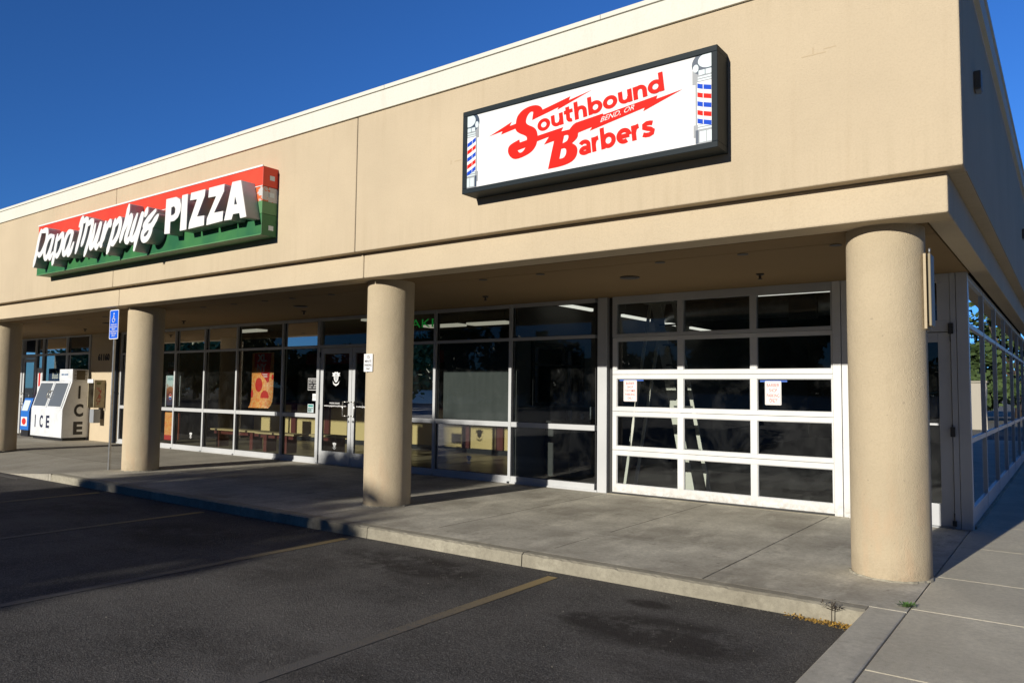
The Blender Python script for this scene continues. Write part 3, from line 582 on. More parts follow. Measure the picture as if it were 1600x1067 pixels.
glyphs('lettering','outhbound',*par(T_OUT),.69,M['red'],YF-.001,face)
glyphs('lettering','arbers',*par(T_ARB),.97,M['red'],YF-.001,face)
(ax,az),(bx,bz),(cx_,cz_)=T_BEND
text('lettering','BEND, OR',(ax,YF-.0056,az+.006),(bx-ax-.01,0,bz-az),(.022,0,cz_-bz+.002),M['txt_white'],face,bold=-.004,depth=.001,N=(0,-1,0))
def barber_pole(xa,xb,flip):
    # xa = inner edge, xb = the edge cut off by the frame; drawn flat on the face
    z0,z1=sz0+fr,sz1-fr; w=xb-xa; X=lambda u:xa+w*u; H=z1-z0; Z=lambda v:z0+H*v
    def quad(mb,u0,u1,v0,v1,y,d=.0012,sk=0): 
        pts=[(X(u0),Z(v0)),(X(u1),Z(v0+sk)),(X(u1),Z(v1+sk)),(X(u0),Z(v1))]
        mb.prism(pts if w>0 else pts[::-1],y-d,y)
    def clip(mb):
        lo,hi=sx0+fr+.001,sx1-fr-.001; mb.v=[(min(hi,max(lo,x_)),y_,min(z1-.001,max(z0+.001,z_))) for x_,y_,z_ in mb.v]; return mb
    a=MB(); quad(a,.22,1,.0,.08,YF); quad(a,.10,1,.08,.22,YF); quad(a,.20,.27,.22,.68,YF); quad(a,.05,1,.68,.84,YF)
    a.build('pole_casing',M['greyline'],face)
    a=MB(); cxx=X(.62); disc(a,cxx if w<0 else cxx,Z(.90),YF-.0004,abs(w)*.60,H*.13,24,.0012)
    clip(a).build('pole_art',M['navy'],face); a=MB(); quad(a,.20,.34,.01,.16,YF-.0014); a.build('pole_art',M['navy'],face)
    a=MB(); disc(a,X(.85),Z(.93),YF-.0018,abs(w)*.52,H*.085,24,.0012); disc(a,X(.22),Z(.86),YF-.0018,abs(w)*.14,H*.045,14,.0012)
    quad(a,.40,.72,.02,.14,YF-.0018); quad(a,.76,.98,.02,.14,YF-.0018); quad(a,.36,.66,.775,.83,YF-.0018); quad(a,.70,.98,.775,.83,YF-.0018)
    for v in (.165,.195,.71,.74): quad(a,.32,.98,v,v+.018,YF-.0018)
    clip(a).build('pole_art',M['paleblue'],face)
    a=MB(); quad(a,.28,1.0,.22,.70,YF-.0004); a.build('pole_art',M['signface'],face)
    sk=-.065 if flip else -.05
    for v,m in ((.635,'blue'),(.535,'red'),(.435,'blue'),(.335,'red'),(.24,'blue')):
        a=MB(); quad(a,.30,.56,v,v+.052,YF-.0020,sk=sk*.45); 
        pts=[(X(.60),Z(v+sk*.5)),(X(.97),Z(v+sk)),(X(.97),Z(v+.052+sk)),(X(.60),Z(v+.052+sk*.5))]; a.prism(pts if w>0 else pts[::-1],YF-.0032,YF-.002)
        a.build('pole_stripe',M[m],face)
barber_pole(-2.045,sx1-fr,False); barber_pole(-4.465,sx0+fr,True)
# --- pizza sign
ps=thing('pizza_sign',(-11.8,0,4.05),'red and green box sign with raised white letters reading Papa Murphys Pizza','sign')
def faded(name,c,c2):
    m=mat(name,c,.5); N=NT(m); N.color(N.mix(N.ramp(N.noise(1.6,5,.6),[(.35,0.),(.68,1.)]),c,c2)); return m
M['ps_red']=faded('faded_red_panel',(.70,.040,.016),(.76,.065,.026)); M['ps_green']=faded('faded_green_panel',(.010,.115,.045),(.045,.20,.055)); M['ps_lgreen']=faded('pale_green_panel',(.07,.22,.09),(.12,.28,.12))
px0,px1=-15.38,-8.28
m=mat('peeling_orange_vinyl',(.6,.1,.03),.5); N=NT(m); x,y,z=N.sep()
f=N.math('GREATER_THAN',N.math('ADD',N.noise(5,5,.7),N.math('MULTIPLY',N.math('ADD',x,8.65),.35)),.60)
N.color(N.mix(f,(.66,.13,.03),(.55,.55,.55))); M['ps_peel']=m
MB().box(px0,px1,-.25,0,4.27,4.545).build('red_panel',M['ps_red'],ps,bevel=.004)
MB().box(px0+.003,px1-.003,-.247,0,4.06,4.262).build('orange_strip',M['ps_peel'],ps)
MB().box(px0+.003,px1-.003,-.247,0,3.886,4.058).build('pale_green_strip',M['ps_lgreen'],ps)
MB().box(px0,px1,-.25,0,3.585,3.88).build('green_panel',M['ps_green'],ps,bevel=.004)
MB().box(px0,px1,-.262,-.25,4.535,4.56).box(px0,px1,-.256,-.248,4.262,4.272).build('trim',M['txt_white'],ps)
MB().box(px0,px1,-.256,-.250,3.585,3.60).build('edge_strip',M['ps_lgreen'],ps)
for z in (4.40,4.16,3.70): MB().box(px1,px1+.003,-.14,-.06,z-.035,z+.03).build('label_plate',M['paleblue'],ps)
# script letters: brush strokes with deep returns
M['return']=mat('grey_letter_return',(.45,.46,.47),.5)
def brush(stroke,r=.05,sub=3):
    P=[Vector((x,0,z)) for x,z in stroke]; out=[]
    for i in range(len(P)-1):
        p0=P[i-1] if i else P[0]*2-P[1]; p1=P[i]; p2=P[i+1]; p3=P[i+2] if i+2<len(P) else P[-1]*2-P[-2]
        for s in range(sub):
            t=s/sub; out.append(.5*((2*p1)+(p2-p0)*t+(2*p0-5*p1+4*p2-p3)*t*t+(3*p1-p0-3*p2+p3)*t**3))
    out.append(P[-1]); n=len(out)
    return [(p,r*min(1,.55+min(i,n-1-i)/(n*.22))) for i,p in enumerate(out)]
def capsule(a,ra,b,rb,n=7):
    d=b-a; t=math.atan2(d.z,d.x); pts=[]
    for c,r,o in ((b,rb,-90),(a,ra,90)):
        for k in range(n+1): q=t+R(o+180*k/n); pts.append((c.x+r*math.cos(q),c.z+r*math.sin(q)))
    return pts
SCRIPT_R=.050; kk=0; fm=MB(); rm=MB()
for st in SCRIPT:
    br=brush(st,SCRIPT_R)
    for (a,ra),(b,rb) in zip(br,br[1:]):
        poly=capsule(a,ra,b,rb); kk+=1; yf=-.466-kk*.00003; m=len(poly)
        for mb,y0,y1,cap in ((fm,yf,-.452,True),(rm,-.452,-.2515,False)):
            o=len(mb.v); mb.v+=[(x,y0,z) for x,z in poly]+[(x,y1,z) for x,z in poly]
            if cap: mb.f.append(tuple(range(o,o+m))); mb.smooth.append(0)
            for q in range(m): u=(q+1)%m; mb.f.append((o+q,o+m+q,o+m+u,o+u)); mb.smooth.append(0)
fm.build('script_lettering',M['txt_white'],ps); rm.build('letter_returns',M['return'],ps)
for i,(o,h) in enumerate(PIZZA):
    l=shape('letter',o,[h] if h else [],-.464,.016,M['txt_white'],ps)
    shape('letter_return',o,[h] if h else [],-.354,.20,M['return'],l)

# --- accessible parking sign on its post
hc=thing('accessible_parking_sign',(-13.25,.24,0),'blue and white accessible parking sign on a thin galvanised steel post','sign')
M['signblue']=mat('sign_blue_sheet',(.006,.11,.72),.4)
lean=.02
mb=MB(); 
mb.box(-13.27,-13.23,.235,.265,-.05,2.82); mb.build('post',M['steel'],hc)
def rrect(x0,x1,z0,z1,r,n=5):
    pts=[]
    for cx2,cz2,a in ((x1-r,z0+r,-90),(x1-r,z1-r,0),(x0+r,z1-r,90),(x0+r,z0+r,180)):
        for i in range(n+1): t=R(a+90*i/n); pts.append((cx2+r*math.cos(t),cz2+r*math.sin(t)))
    return pts
hx0,hx1,hz0,hz1=-13.41,-13.09,2.33,2.86
pl=MB().prism(rrect(hx0,hx1,hz0,hz1,.03),.225,.235).build('plate',M['txt_white'],hc)
MB().prism(rrect(hx0+.014,hx1-.014,hz0+.014,hz1-.014,.022),.2235,.225).build('blue_field',M['signblue'],pl)
yS=.2225; cxm=-13.25
a=MB(); disc(a,cxm-.005,2.79,yS,.017,.017,12,.001)
a.path([(cxm-.005,yS,2.765),(cxm-.012,yS,2.70),(cxm+.028,yS,2.70),(cxm+.045,yS,2.655)],.008,6)
a.path([(cxm-.005,yS,2.735),(cxm+.03,yS,2.735)],.006,6)
pts=[(cxm-.008+.043*math.cos(R(t)),yS,2.675+.043*math.sin(R(t))) for t in range(110,360,20)]; a.path(pts,.007,6); a.build('wheelchair_symbol',M['txt_white'],pl)
for i,s in enumerate(('VEHICLES WITH','DISABLED PERSON','PERMIT','VIOLATORS MAY BE','TOWED UNDER','ORS 811')):
    wd=(.22,.25,.13,.25,.21,.13)[i]; text('lettering',s,(cxm-wd/2,yS,2.578-i*.040),(wd,0,0),(0,0,.026),M['txt_white'],pl,bold=.01,depth=.001,N=(0,-1,0))
# --- small plaque on second column
cp=thing('parking_time_plaque',(-6.70,.31,1.83),'small white fifteen minute parking plaque on the second column from the right','sign')
MB().prism(rrect(-6.775,-6.615,1.715,1.945,.008),.300,.306).build('plate',M['txt_white'],cp)
M['dkgrey']=mat('dark_grey_print',(.06,.06,.08),.6)
for s,z,h,wd in (('15',1.885,.042,.05),('MINUTE',1.835,.030,.12),('PARKING',1.785,.030,.13),('ONLY',1.738,.028,.08)): text('lettering',s,(-6.695-wd/2,.2995,z),(wd,0,0),(0,0,h),M['dkgrey'],cp,bold=.012,depth=.001,N=(0,-1,0))
# --- beige panel edge-on beside first column
ep=thing('beige_sign_panel',(-.33,.62,2.05),'beige metal sign panel mounted edge-on high on the corner column','sign panel')
MB().box(-.350,-.330,.50,.74,2.04,2.66).build('backing',M['stucco_col'],ep); MB().box(-.316,-.296,.50,.70,2.06,2.66).build('plate',mat('beige_enamel',(.30,.25,.16),.6),ep,bevel=.008)
MB().cyl((-.305,.52,2.66),(-.305,.52,2.70),.008,n=8).build('bolt',M['steel'],ep)
MB().box(-.331,-.317,.55,.70,2.1,2.6).build('spacer',M['dark'],ep)
# --- wall lights on the side fascia
def wl(y,z):
    t=thing('wall_light',(0,y,z),'dark box light on the shaded side wall nearest the corner' if y<3 else 'dark box light on the shaded side wall farther back','wall light','wall lights along the side wall')
    MB().prismx([(y-.07,z-.08),(y+.07,z-.08),(y+.07,z+.08),(y-.07,z+.08)],0,.055).build('housing',mat('dark_fitting',(.14,.12,.09),.6),t,bevel=.008); MB().box(.01,.05,y-.06,y+.06,z-.088,z-.081).build('lens',M['greyline'],t)
wl(1.05,4.20); wl(8.7,4.2)

# ================================================================ WINDOW POSTERS, STICKERS, NEON
yP=D+.02
M['neon']=mat('green_neon',(.02,.3,.05),.4,emit=(.05,1,.15),es=.12)
M['neon_blue']=mat('blue_neon',(.02,.1,.2),.4,emit=(.05,.4,.8),es=.03)
ns=thing('neon_sign',(-12.2,D+.14,2.47),'green outlined open sign hanging in the window left of the pizza door','neon sign')
a=MB(); y=D+.14; x0,x1,z0,z1=-12.64,-11.80,2.45,2.80; a.path([(x0,y,z0),(x0,y,z1),(x1,y,z1),(x1,y,z0),(x0,y,z0)],.005,6); a.build('border',M['neon'],ns)
text('letters','OPEN',(-12.58,y,2.50),(.74,0,0),(0,0,.24),M['neon'],ns,bold=-.012,depth=.008,N=(0,-1,0))
a=MB().cyl((-12.5,y,2.8),(-12.5,y,3.25),.003,n=5).cyl((-11.9,y,2.8),(-11.9,y,3.25),.003,n=5).build('chain',M['steel'],ns)
ns=thing('neon_sign',(-9,D+.14,2.47),'green and blue take and bake neon right of the second column','neon sign')
text('letters','TAKE',(-9.42,y,2.62),(.88,0,0),(0,0,.15),M['neon'],ns,bold=-.01,depth=.008,N=(0,-1,0))
text('letters','& BAKE',(-9.42,y,2.42),(.7,0,0),(0,0,.13),M['neon_blue'],ns,bold=-.01,depth=.008,N=(0,-1,0))
a=MB().cyl((-9.3,y,2.77),(-9.3,y,3.25),.003,n=5).cyl((-8.7,y,2.77),(-8.7,y,3.25),.003,n=5).build('chain',M['steel'],ns)
# pizza poster with curled foot
def pizza_mat(name,seed=0):
    m=mat(name,(.8,.45,.15),.5); N=NT(m)
    c=N.mix(N.ramp(N.noise(16+seed,6,.7),[(.35,0.),(.6,1.)]),(.92,.17,.03),(.95,.47,.12)); c=N.mix(N.math('MULTIPLY',N.ramp(N.noise(38,4,.6),[(.55,0.),(.62,1.)]),.7),c,(.9,.72,.42)); c=N.mix(N.math('MULTIPLY',N.ramp(N.noise(30,4,.6),[(.3,1.),(.38,0.)]),.6),c,(.40,.10,.03)); N.color(c); return m
M['pz']=pizza_mat('printed_pizza'); M['pepperoni']=mat('printed_pepperoni',(.60,.02,.012),.5); M['pred']=mat('poster_red',(.55,.02,.02),.5); M['pgrey']=mat('poster_grey_letters',(.55,.52,.5),.5)
pp=thing('pizza_poster',(-13.6,D+.1,1.05),'tall pepperoni pizza poster hanging behind the window with its lower edge curling','poster')
yq=D+.10; a=MB(); prof=[(2.25,0),(1.6,0),(1.3,.0),(1.18,-.01),(1.10,-.03),(1.05,-.06)]; xa,xb=-13.98,-13.21
for z,dy in prof: 
    k=abs(dy); a.v+=[(xa-k*.4,yq+dy,z),(xb-k*1.2,yq+dy,z),(xa-k*.4,yq+dy+.002,z),(xb-k*1.2,yq+dy+.002,z)]
for i in range(len(prof)-1): o=4*i; a.f+=[(o,o+4,o+5,o+1),(o+2,o+3,o+7,o+6),(o,o+2,o+6,o+4),(o+1,o+5,o+7,o+3)]; a.smooth+=[1]*4
sheet=a.build('sheet',M['pz'],pp)
a=MB(); a.prism([(xa+.08,2.24),(-13.30,2.24),(-13.36,1.62),(-13.42,1.60),(-13.52,1.70),(-13.62,1.76),(-13.70,1.88),(xa+.08,1.95)],yq-.003,yq-.001); a.build('red_field',M['pred'],sheet)
for x,z,rx,rz in ((-13.72,1.55,.125,.155),(-13.50,1.28,.145,.15),(-13.95,1.35,.035,.09),(-13.24,1.72,.03,.06)):
    a=MB(); disc(a,x,z,yq-.001,rx,rz,22,.002); a.build('pepperoni_print',M['pepperoni'],sheet)
text('lettering','XL',(-13.80,yq-.004,2.05),(.34,0,0),(0,0,.17),M['pgrey'],sheet,bold=.05,depth=.001,N=(0,-1,0)); text('lettering','NY',(-13.80,yq-.004,1.84),(.34,0,0),(0,0,.17),M['pgrey'],sheet,bold=.05,depth=.001,N=(0,-1,0))
for i in range(3): MB().box(-13.60+.03*i,-13.42,yq-.0045,yq-.0035,1.775-i*.03,1.787-i*.03).build('small_print',M['txt_white'],sheet)
# soft drink poster and pizza banner stacked in leftmost window
dp=thing('drink_poster',(-17.33,3.64,1.0),'narrow white and cola drink poster in the window right of the third column','poster')
m=mat('cola_print',(.6,.6,.6),.5); N=NT(m); x,y_,z=N.sep(); g_=N.math('ADD',z,N.math('MULTIPLY',N.math('SUBTRACT',N.noise(14,4,.6),.5),.28)); N.color(N.ramp(N.math('MULTIPLY_ADD',g_,1.25,-1.22),[(0,(.10,.012,.01)),(.12,(.04,.05,.10)),(.42,(.20,.05,.03)),(.60,(.45,.18,.08)),(.70,(.62,.72,.72)),(1,(.55,.70,.72))]))
sh=MB().box(-17.50,-17.13,3.64,3.643,1.03,1.76).build('sheet',m,dp)
text('lettering','PEPSI',(-17.45,3.638,1.64),(.27,0,0),(0,0,.06),mat('pale_teal_print',(.22,.42,.45),.5),sh,bold=.01,depth=.001,N=(0,-1,0))
a=MB(); disc(a,-17.32,1.24,3.639,.062,.075,20,.001); a.build('round_logo',M['txt_white'],sh); a=MB(); disc(a,-17.32,1.24,3.638,.055,.066,12,.001,15,165); a.build('round_logo_top',M['red'],sh); a=MB(); disc(a,-17.32,1.24,3.638,.055,.066,12,.001,195,345); a.build('round_logo_base',M['blue'],sh)
MB().box(-17.53,-17.50,3.63,3.65,.99,1.76).build('edge',M['txt_white'],dp)
text('upper_lettering','FREE',(-17.46,3.64,1.98),(.3,0,0),(0,0,.11),M['pgrey'],dp,bold=.02,depth=.001,N=(0,-1,0)); text('upper_lettering','2 LITER',(-17.46,3.64,1.83),(.3,0,0),(0,0,.09),M['pepperoni'],dp,bold=.02,depth=.001,N=(0,-1,0))
pb=thing('pizza_banner',(-17.34,3.64,.17),'pizza-topped red banner standing below the drink poster','poster')
s_=MB().box(-17.53,-17.13,3.64,3.643,.18,.87).build('sheet',pizza_mat('printed_topping',5),pb); MB().box(-17.53,-17.13,3.637,3.639,.18,.30).build('red_foot',M['pred'],s_)
bn=thing('narrow_banner',(-16.89,3.66,.2),'very narrow banner seen edge-on between the first two pizza windows','poster')
MB().box(-16.915,-16.86,3.64,3.66,.2,.85).build('lower_strip',M['ps_peel'],bn); MB().box(-16.915,-16.87,3.64,3.66,1.02,1.75).build('upper_strip',M['txt_white'],bn)
# door crest
def crest(x,z,s,y,label,grp=None):
    t=thing('crest_sticker',(x,y,z),label,'sticker',grp)
    def P(pts): return [(x+a*s,z+b*s) for a,b in pts]
    b1=MB().prism(P([(-.5,.75),(-.3,.95),(0,.85),(.3,.95),(.5,.75),(.95,.8),(.7,.5),(.95,.3),(.55,.25),(.5,-.2),(.3,-.55),(0,-.75),(-.3,-.55),(-.5,-.2),(-.55,.25),(-.95,.3),(-.7,.5),(-.95,.8)]),y-.002,y)
    b1.build('shield',M['txt_white'],t)
    b1=MB(); disc(b1,x,z+.15*s,y-.002,.36*s,.58*s,18,.001); b1.build('inner_field',M['greyline'],t)
    b1=MB(); 
    for u in (-.18,0,.18): b1.box(x+u*s-.035*s,x+u*s+.035*s,y-.0042,y-.0032,z-.25*s,z+.55*s)
    b1.build('emblem',M['txt_white'],t)
    MB().prism(P([(-.8,-.45),(-.45,-.85),(0,-1.0),(.45,-.85),(.8,-.45),(.6,-1.0),(0,-1.3),(-.6,-1.0)]),y-.002,y).build('ribbon',M['txt_white'],t)
crest(-11.06,1.70,.125,D-.012,'large white crest sticker on the glass of the left pizza door')
crest(-11.06,.38,.06,D-.012,'small white crest sticker low on the left pizza door','small crest stickers low on the glass')
crest(-16.15,.36,.06,D-.004,'small white crest sticker low on the window right of the narrow banner','small crest stickers low on the glass')
crest(-7.65,.33,.06,D-.004,'small grey crest sticker low on the window under the grey shade','small crest stickers low on the glass')
t=thing('door_lettering',(-11.05,D-.012,1.15),'white lines of small web address lettering across the left pizza door','sticker')
text('line','www.papamurphys.com',(-11.40,D-.012,1.125),(.66,0,0),(0,0,.045),M['txt_white'],t,bold=.02,depth=.001,N=(0,-1,0)); text('line','ORDER ONLINE',(-11.24,D-.012,1.19),(.30,0,0),(0,0,.026),M['txt_white'],t,bold=.02,depth=.001,N=(0,-1,0))
t=thing('door_lettering',(-10.1,D-.012,1.15),'white web address lettering on the right pizza door half hidden by the column','sticker')
text('line','www.papamurphys.com',(-10.46,D-.012,1.125),(.66,0,0),(0,0,.045),M['txt_white'],t,bold=.02,depth=.001,N=(0,-1,0))
t=thing('opening_hours_sticker',(-11.78,D-.004,1.45),'black opening hours sticker with white border beside the pizza door','sticker')
b_=MB().box(-11.92,-11.61,D-.006,D-.004,1.45,1.69).build('border',M['txt_white'],t); MB().box(-11.91,-11.62,D-.008,D-.0065,1.46,1.68).build('field',M['black'],t)
for s,z in (('STORE HOURS',1.635),('SUN - THUR',1.59),('11AM - 8PM',1.535),('FRI - SAT',1.49)): text('line',s,(-11.89,D-.0085,z),(.25,0,0),(0,0,.026),M['txt_white'],t,bold=.0,depth=.001,N=(0,-1,0))
t=thing('payment_sticker',(-11.8,D-.004,1.0),'white and green payment card sticker low in the window beside the pizza door','sticker')
MB().box(-11.91,-11.73,D-.006,D-.004,1.0,1.17).build('field',M['paleblue'],t); text('line','EBT',(-11.895,D-.007,1.01),(.15,0,0),(0,0,.085),mat('dark_green_print',(.01,.09,.07),.5),t,bold=.03,depth=.001,N=(0,-1,0)); MB().box(-11.895,-11.745,D-.0072,D-.006,1.115,1.155).build('bar',mat('teal_print',(.03,.25,.22),.5),t)
t=thing('notice_sticker',(-11.7,D-.004,1.25),'small plain white notice stuck to the glass below the opening hours','sticker')
MB().box(-11.77,-11.62,D-.006,D-.004,1.24,1.38).build('field',M['signface'],t)
for i in range(3): MB().box(-11.75,-11.65,D-.0072,D-.0062,1.28+i*.028,1.288+i*.028).build('print_line',M['greyline'],t)
t=thing('card_notice',(-9.28,D+.02,1.1),'red and white notice taped inside the window right of the second column','sticker')
MB().box(-9.35,-8.72,D+.02,D+.024,1.17,1.33).build('field',mat('notice_card',(.35,.33,.32),.5),t); text('line','NOW HIRING',(-9.30,D+.019,1.255),(.40,0,0),(0,0,.035),M['pred'],t,bold=.02,depth=.001,N=(0,-1,0)); MB().box(-8.82,-8.75,D+.018,D+.0195,1.2,1.3).build('stamp',M['pred'],t)
t=thing('paper_notice',(-9.4,D+.02,1.4),'plain white paper taped inside the window above the red notice','sticker'); MB().box(-9.42,-9.24,D+.02,D+.023,1.38,1.62).build('sheet',M['greyline'],t); MB().box(-9.38,-9.28,D+.0185,D+.0198,1.5,1.51).build('print_line',M['dkgrey'],t)
# garage door parking signs with blue tape
def psign(x0,x1,z0,z1,lines,label,tape):
    t=thing('parking_sign',((x0+x1)/2,D-.02,z0),label,'sign','barber shop parking signs taped inside the roller door')
    y=D-.017; MB().prism(rrect(x0,x1,z0,z1,.012),y,y+.003).build('plate',M['txt_white'],t)
    # thin red edge line
    e=.010; a=MB(); a.box(x0+e,x1-e,y-.001,y-.0002,z0+e,z0+e+.003).box(x0+e,x1-e,y-.001,y-.0002,z1-e-.003,z1-e).box(x0+e,x0+e+.003,y-.001,y-.0002,z0+e+.003,z1-e-.003).box(x1-e-.003,x1-e,y-.001,y-.0002,z0+e+.003,z1-e-.003).build('edge_line',M['red'],t)
    n=len(lines); H=(z1-z0-.04)/n
    for i,(s,f) in enumerate(lines):
        wd=(x1-x0-.04)*f; xc=(x0+x1)/2; text('lettering',s,(xc-wd/2,y-.0004,z1-.02-H*(i+1)+H*.18),(wd,0,0),(0,0,H*.68),mat('sign_print_red',(.62,.05,.04),.5),t,bold=.005,depth=.001,N=(0,-1,0))
    MB().box(tape[0],tape[1],y+.0035,y+.0045,z1-.012,z1+.012).build('blue_tape',mat('painters_tape',(.02,.10,.45),.6),t)
    return t
t=psign(-2.635,-2.425,1.345,1.655,[('BARBER',.95),('SHOP',.6),('PARKING',.95),('ONLY',.6)],'barber shop parking only sign taped in the right panel of the roller door',(-2.70,-2.35))
MB().box(-2.60,-2.46,D-.0185,D-.0176,1.425,1.429).build('arrow_line',M['red'],t)
psign(-4.71,-4.495,1.355,1.665,[('BARBER',.8),('SHOP',.55),('CUSTOMER',.95),('PARKING',.9),('ONLY',.5)],'barber shop customer parking only sign taped in the left panel of the roller door',(-4.78,-4.39))
# grey roller shade
t=thing('roller_shade',(-7.6,D+.12,.98),'grey woven roller shade lowered behind the window left of the barber shop','window shade')
m=mat('grey_mesh_shade',(.085,.095,.095),.8); N=NT(m); N.color(N.mix(N.noise(2.2,5,.6,stretch=(4,1,.6)),(.035,.040,.040),(.085,.092,.092)))
MB().box(-8.36,-6.86,D+.12,D+.124,.98,2.30).build('fabric',m,t); MB().box(-8.36,-6.86,D+.112,D+.132,.955,.985).build('hem_bar',M['alu'],t)
M['shade_tube']=M['alu']; MB().cyl((-8.36,D+.13,2.33),(-6.86,D+.13,2.33),.03,n=12).build('roller_tube',M['shade_tube'],t)
# ================================================================ WALKWAY OBJECTS (far left)
fz=thing('ice_freezer',(-22.14,3.1,0),'white outdoor ice freezer with sloping double doors and black ICE lettering','freezer')
prof=[(2.8,.08),(2.8,.84),(3.02,1.60),(3.5,1.60),(3.5,.08)]
M['fz']=mat('white_enamel',(.74,.77,.80),.35); N=NT(M['fz']); N.color(N.mix(N.ramp(N.noise(3,6,.7),[(.45,0.),(.75,1.)]),(.74,.77,.82),(.60,.62,.64)))
MB().prismx(prof,-23.1,-21.18).build('cabinet',M['fz'],fz,bevel=.012)
MB().box(-23.05,-21.23,2.86,3.46,.0,.08).build('base',M['black'],fz)
nrm=Vector((0,-(1.60-.84),.22)).normalized(); slope=Vector((0,.22,.76)).normalized(); L0=Vector((0,2.8,.84)); 
M['darkdoor']=mat('grey_freezer_door',(.12,.14,.17),.3)
def slopeplate(x0,x1,s0,s1,off,th,name,m,parent,bev=0):
    p=[];
    for o in (off,off+th):
        for x,s in ((x0,s0),(x1,s0),(x1,s1),(x0,s1)): p.append(tuple(Vector((x,0,0))+L0+slope*s+nrm*o))
    mb=MB(); mb.v=p; mb.f=[(0,3,2,1),(4,5,6,7),(0,1,5,4),(1,2,6,5),(2,3,7,6),(3,0,4,7)]; mb.smooth=[0]*6
    return mb.build(name,m,parent,bevel=bev)
for x0,x1 in ((-23.04,-22.16),(-22.12,-21.24)):
    d=slopeplate(x0,x1,.03,.77,.001,.02,'door',M['fz'],fz,.004); slopeplate(x0+.06,x1-.06,.07,.73,.021,.006,'door_panel',M['darkdoor'],d,.003)
    hx=x1-.05 if x0<-22.5 else x0+.05
    a=MB(); q=lambda s,o: tuple(Vector((hx,0,0))+L0+slope*s+nrm*o); a.path([q(.3,.02),q(.3,.07),q(.5,.07),q(.5,.02)],.012,8); a.build('handle',M['chrome'],d)
hb=MB().box(-21.95,-21.18,3.02,3.44,1.602,1.93).build('condenser_box',M['fz'],fz,bevel=.006)
MB().box(-21.182,-21.172,3.07,3.40,1.64,1.90).build('grille',mat('brown_grille',(.09,.07,.04),.6),hb)
text('lettering','ARCTIC GLACIER',(-21.83,3.017,1.76),(.4,0,0),(0,0,.05),mat('blue_print',(.08,.2,.4),.5),hb,bold=.01,depth=.002,N=(0,-1,0))
a=MB()
for i in range(6): a.box(-21.172,-21.168,3.08,3.12,1.66+i*.04,1.68+i*.04); a.box(-21.172,-21.168,3.35,3.39,1.66+i*.04,1.68+i*.04)
a.build('grille_slots',M['fz'],hb)
for s,x in (('I',-22.80),('C',-22.42),('E',-22.02)):
    wd=.05 if s=='I' else .20; text('lettering',s,(x-wd/2,2.798,.32),(wd,0,0),(0,0,.34),mat('navy_letter',(.01,.015,.05),.5),fz,bold=.03,depth=.003,N=(0,-1,0))
for s,z,wd in (('I',1.13,.055),('C',.64,.24),('E',.16,.24)):
    text('lettering',s,(-21.178,3.22-wd/2,z),(0,wd,0),(0,0,.35),M['black'],fz,bold=.04,depth=.003,N=(1,0,0))
# newspaper box
nb=thing('newspaper_box',(-24.0,3.2,0),'blue newspaper vending box standing left of the ice freezer','newspaper box')
M['nbblue']=mat('newsbox_blue',(.02,.16,.60),.4)
MB().prismx([(2.98,.18),(2.98,.72),(3.08,1.10),(3.42,1.12),(3.42,.18)],-24.28,-23.72).build('cabinet',M['nbblue'],nb,bevel=.012)
MB().box(-24.24,-23.76,3.0,3.4,0,.18).build('base',M['black'],nb); MB().box(-24.2,-23.8,2.972,2.98,.30,.56).build('advert',M['signface'],nb); a=MB(); disc(a,-24.0,.43,2.971,.14,.10,16,.003); a.build('advert_picture',M['pepperoni'],nb)
mb=MB(); mb.v=[(-24.2,2.974,.74),(-23.8,2.974,.74),(-23.8,3.055,1.04),(-24.2,3.055,1.04)]; mb.f=[(0,1,2,3)]; mb.smooth=[0]; mb.build('window',M['paleblue'],nb)
# pay phone
pf=thing('payphone',(-20.5,3.35,.9),'beige pay phone enclosure with red scrawl on its side mounted on the tan pier','pay phone')
M['beige']=mat('stained_beige_metal',(.36,.31,.20),.6); N=NT(M['beige']); N.color(N.mix(N.ramp(N.noise(8,6,.7),[(.4,0.),(.7,1.)]),(.40,.34,.22),(.22,.18,.11)))
mb=MB(); mb.box(-20.66,-20.63,3.2,3.49,.9,1.62).box(-20.33,-20.30,3.2,3.49,.9,1.64).box(-20.63,-20.33,3.2,3.49,1.58,1.62).box(-20.63,-20.33,3.46,3.49,.9,1.58).build('enclosure',M['beige'],pf,bevel=.004)
MB().box(-20.66,-20.34,3.18,3.2,1.56,1.66).build('header',M['signface'],pf); ph=MB().box(-20.60,-20.38,3.36,3.46,1.0,1.5).build('phone_body',M['greyline'],pf,bevel=.01)
MB().cyl((-20.57,3.33,1.18),(-20.57,3.33,1.40),.02,n=10).build('handset',M['black'],ph)
random.seed(4); a=MB(); pts=[(-20.298,3.25+.12*random.random()+.02*(i%3),1.02+.42*i/26+random.uniform(-.05,.05)) for i in range(27)]
a.path(pts,.0045,4); a.build('red_scrawl',mat('red_marker',(.45,.03,.03),.6),pf); MB().box(-20.30,-20.295,3.26,3.36,1.52,1.58).build('label',mat('olive_label',(.12,.13,.03),.6),pf)
MB().box(-20.55,-20.33,3.22,3.40,.50,.86).build('directory_holder',M['greyline'],pf,bevel=.01); MB().box(-20.45,-20.37,3.40,3.49,.6,.95).build('bracket',M['black'],pf)
